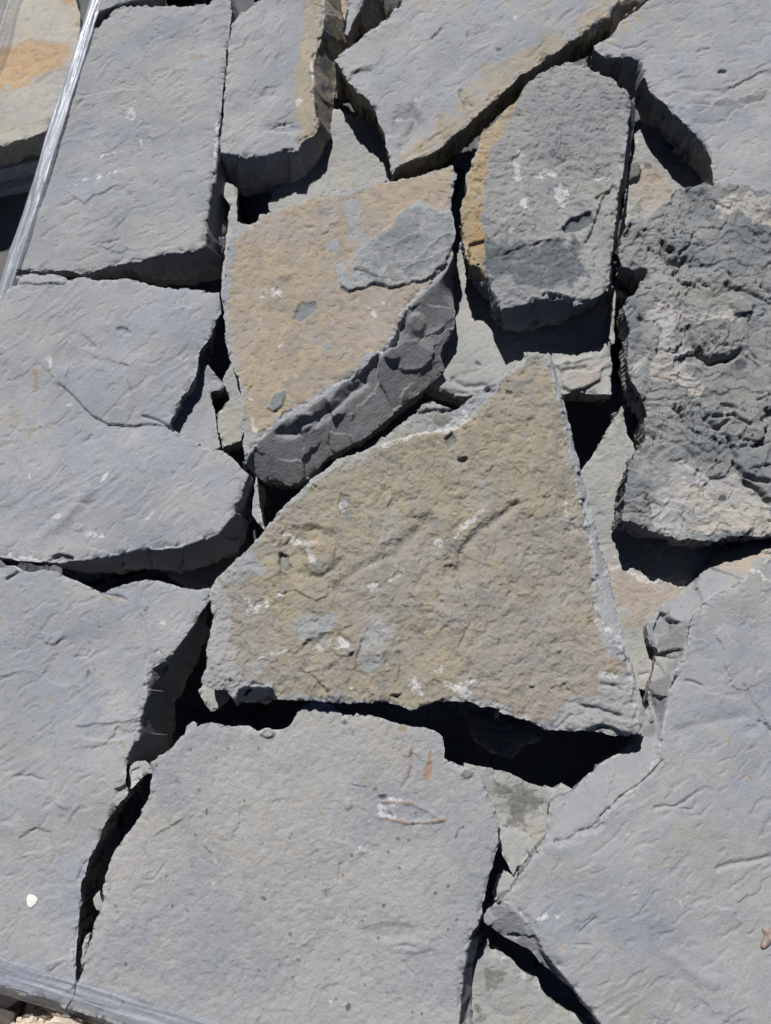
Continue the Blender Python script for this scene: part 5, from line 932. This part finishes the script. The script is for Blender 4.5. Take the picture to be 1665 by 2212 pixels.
for i, (a, b_) in enumerate([('P -300 412 92 322', 0), ('P -300 470 80 372', 1), ('P -300 530 70 428', 2)]):
    q = unproj(tr(a), -.15 - .03*i); board('deck_board', q[0], q[1]+(q[1]-q[0])*.02, .036, -.150 - .028*i, .03, W2, pal2, .003)
W3 = wood_mat('brown_broken_wood', (.24, .15, .10), 1.3)
bx = collect(bpy.data.objects.new('split_log', None)); qq = unproj(tr('P -30 470 P 10 640'), -.32); bx.location = (*qq.mean(0), -.40)
bx['label'] = 'reddish brown split wood lying beside the pallet at the left edge'; bx['category'] = 'wood'
for i in range(4):
    q = unproj(tr('P %d 445 P %d 700' % (-60+26*i, -110+26*i)), -.33); board('wood_piece', q[0], q[1], .022, -.33 + .01*(i % 2), .06, W3, bx, .004)
wr2 = collect(bpy.data.objects.new('stretch_wrap', None)); wr2.location = (-.62, .5, -.3)
wr2['label'] = 'silvery strip of wrap at the far upper left corner on the neighbouring stack'; wr2['category'] = 'plastic wrap'
a = unproj(tr('P -90 230'), -.06)[0]; b_ = unproj(tr('P 26 -120'), -.06)[0]
band('wrap_side', a, b_, dense([(-.016, -.07), (-.006, -.055), (.004, -.055), (.012, -.07), (.016, -.12)], 5), film_mat('cloudy_film', .08, math.atan2(*(b_-a)[::-1]), .15), wr2, 31, n=80)

# ground
m, nt, bs = mat_new('sandy_ground'); b = NB(nt); tc = b.n('ShaderNodeTexCoord'); n1 = b.noise(tc.outputs['Object'], 3, 6, .65); n2 = b.noise(tc.outputs['Object'], 40, 6, .7)
b.l(b.mix(b.ramp(n1, .35, .65), (.42, .33, .24), b.mix(n2, (.30, .23, .16), (.50, .42, .33))), bs.inputs['Base Color']); bs.inputs['Roughness'].default_value = .95
bp = b.n('ShaderNodeBump'); bp.inputs['Distance'].default_value = .02; b.l(n2, bp.inputs['Height']); b.l(bp.outputs[0], bs.inputs['Normal'])
gr = quick('ground', [(-40, -40, 0), (40, -40, 0), (40, 40, 0), (-40, 40, 0)], [(0, 1, 2, 3)], m, None, (0, 0, -.52), False); gr['kind'] = 'structure'
rs = np.random.RandomState(3); V = []; F = []
import bmesh
ico = bmesh.new(); bmesh.ops.create_icosphere(ico, subdivisions=2, radius=1); iv = np.array([v.co[:] for v in ico.verts]); ifc = [[v.index for v in f.verts] for f in ico.faces]; ico.free()
def pebbles(cx, cy, sx, sy, n):
    for i in range(n):
        r = .004*math.exp(rs.exponential(.45)); p = np.array([cx+rs.uniform(-sx, sx), cy+rs.uniform(-sy, sy), r*.35])
        q = iv*np.array([1, rs.uniform(.6, 1), rs.uniform(.5, .8)])*r*(1+.18*rs.randn(len(iv), 1)*.6); a = rs.uniform(0, 6.28)
        q = np.stack([q[:, 0]*math.cos(a)-q[:, 1]*math.sin(a), q[:, 0]*math.sin(a)+q[:, 1]*math.cos(a), q[:, 2]], 1)+p
        o = len(V); V.extend(q.tolist()); F.extend([[k+o for k in f] for f in ifc])
g = unproj(tr('P 80 2200'), -.52)[0]; pebbles(g[0], g[1]-.03, .16, .12, 1400)
hx = unproj(tr('P 110 2300'), 0)[0]                 # sandy gravel raised into an added heap so its top catches the sun
n_ = 60; oB = len(V)
hw = .33
for j in range(n_):
    for i in range(n_):
        ax = -hw+2*hw*i/(n_-1); ay = -hw+2*hw*j/(n_-1); r_ = math.hypot(ax, ay)
        V.append([hx[0]+ax, hx[1]-.09+ay, max(0., .532*(1-max(0, r_-.11)/.22)) + float(.010*pn(np.array([ax*30]), np.array([ay*30]), 5)[0])-.012])
F.extend([[oB+j*n_+i, oB+j*n_+i+1, oB+(j+1)*n_+i+1, oB+(j+1)*n_+i] for j in range(n_-1) for i in range(n_-1)])
for i in range(2600):
    ax, ay = rs.uniform(-.16, .16, 2); r_ = math.hypot(ax, ay); hz = max(0., .532*(1-max(0, r_-.11)/.22)); r = .0028*math.exp(rs.exponential(.45))
    q = iv*np.array([1, rs.uniform(.6, 1), rs.uniform(.5, .8)])*r*(1+.11*rs.randn(len(iv), 1)) + np.array([hx[0]+ax, hx[1]-.09+ay, hz-.010+r*.3]); o = len(V); V.extend(q.tolist()); F.extend([[k+o for k in f] for f in ifc])
g2 = unproj(tr('P 0 620'), -.52)[0]; pebbles(g2[0]-.05, g2[1], .2, .3, 500)
pb = quick('gravel', V, F, flat_mat('gravel_stone', (.50, .42, .33), var=.35, scale=60), None, (0, 0, -.52), False); pb['kind'] = 'stuff'; pb['label'] = 'pale sandy gravel beyond the wrapped stack, raised in an added heap to catch sun'; pb['category'] = 'gravel'
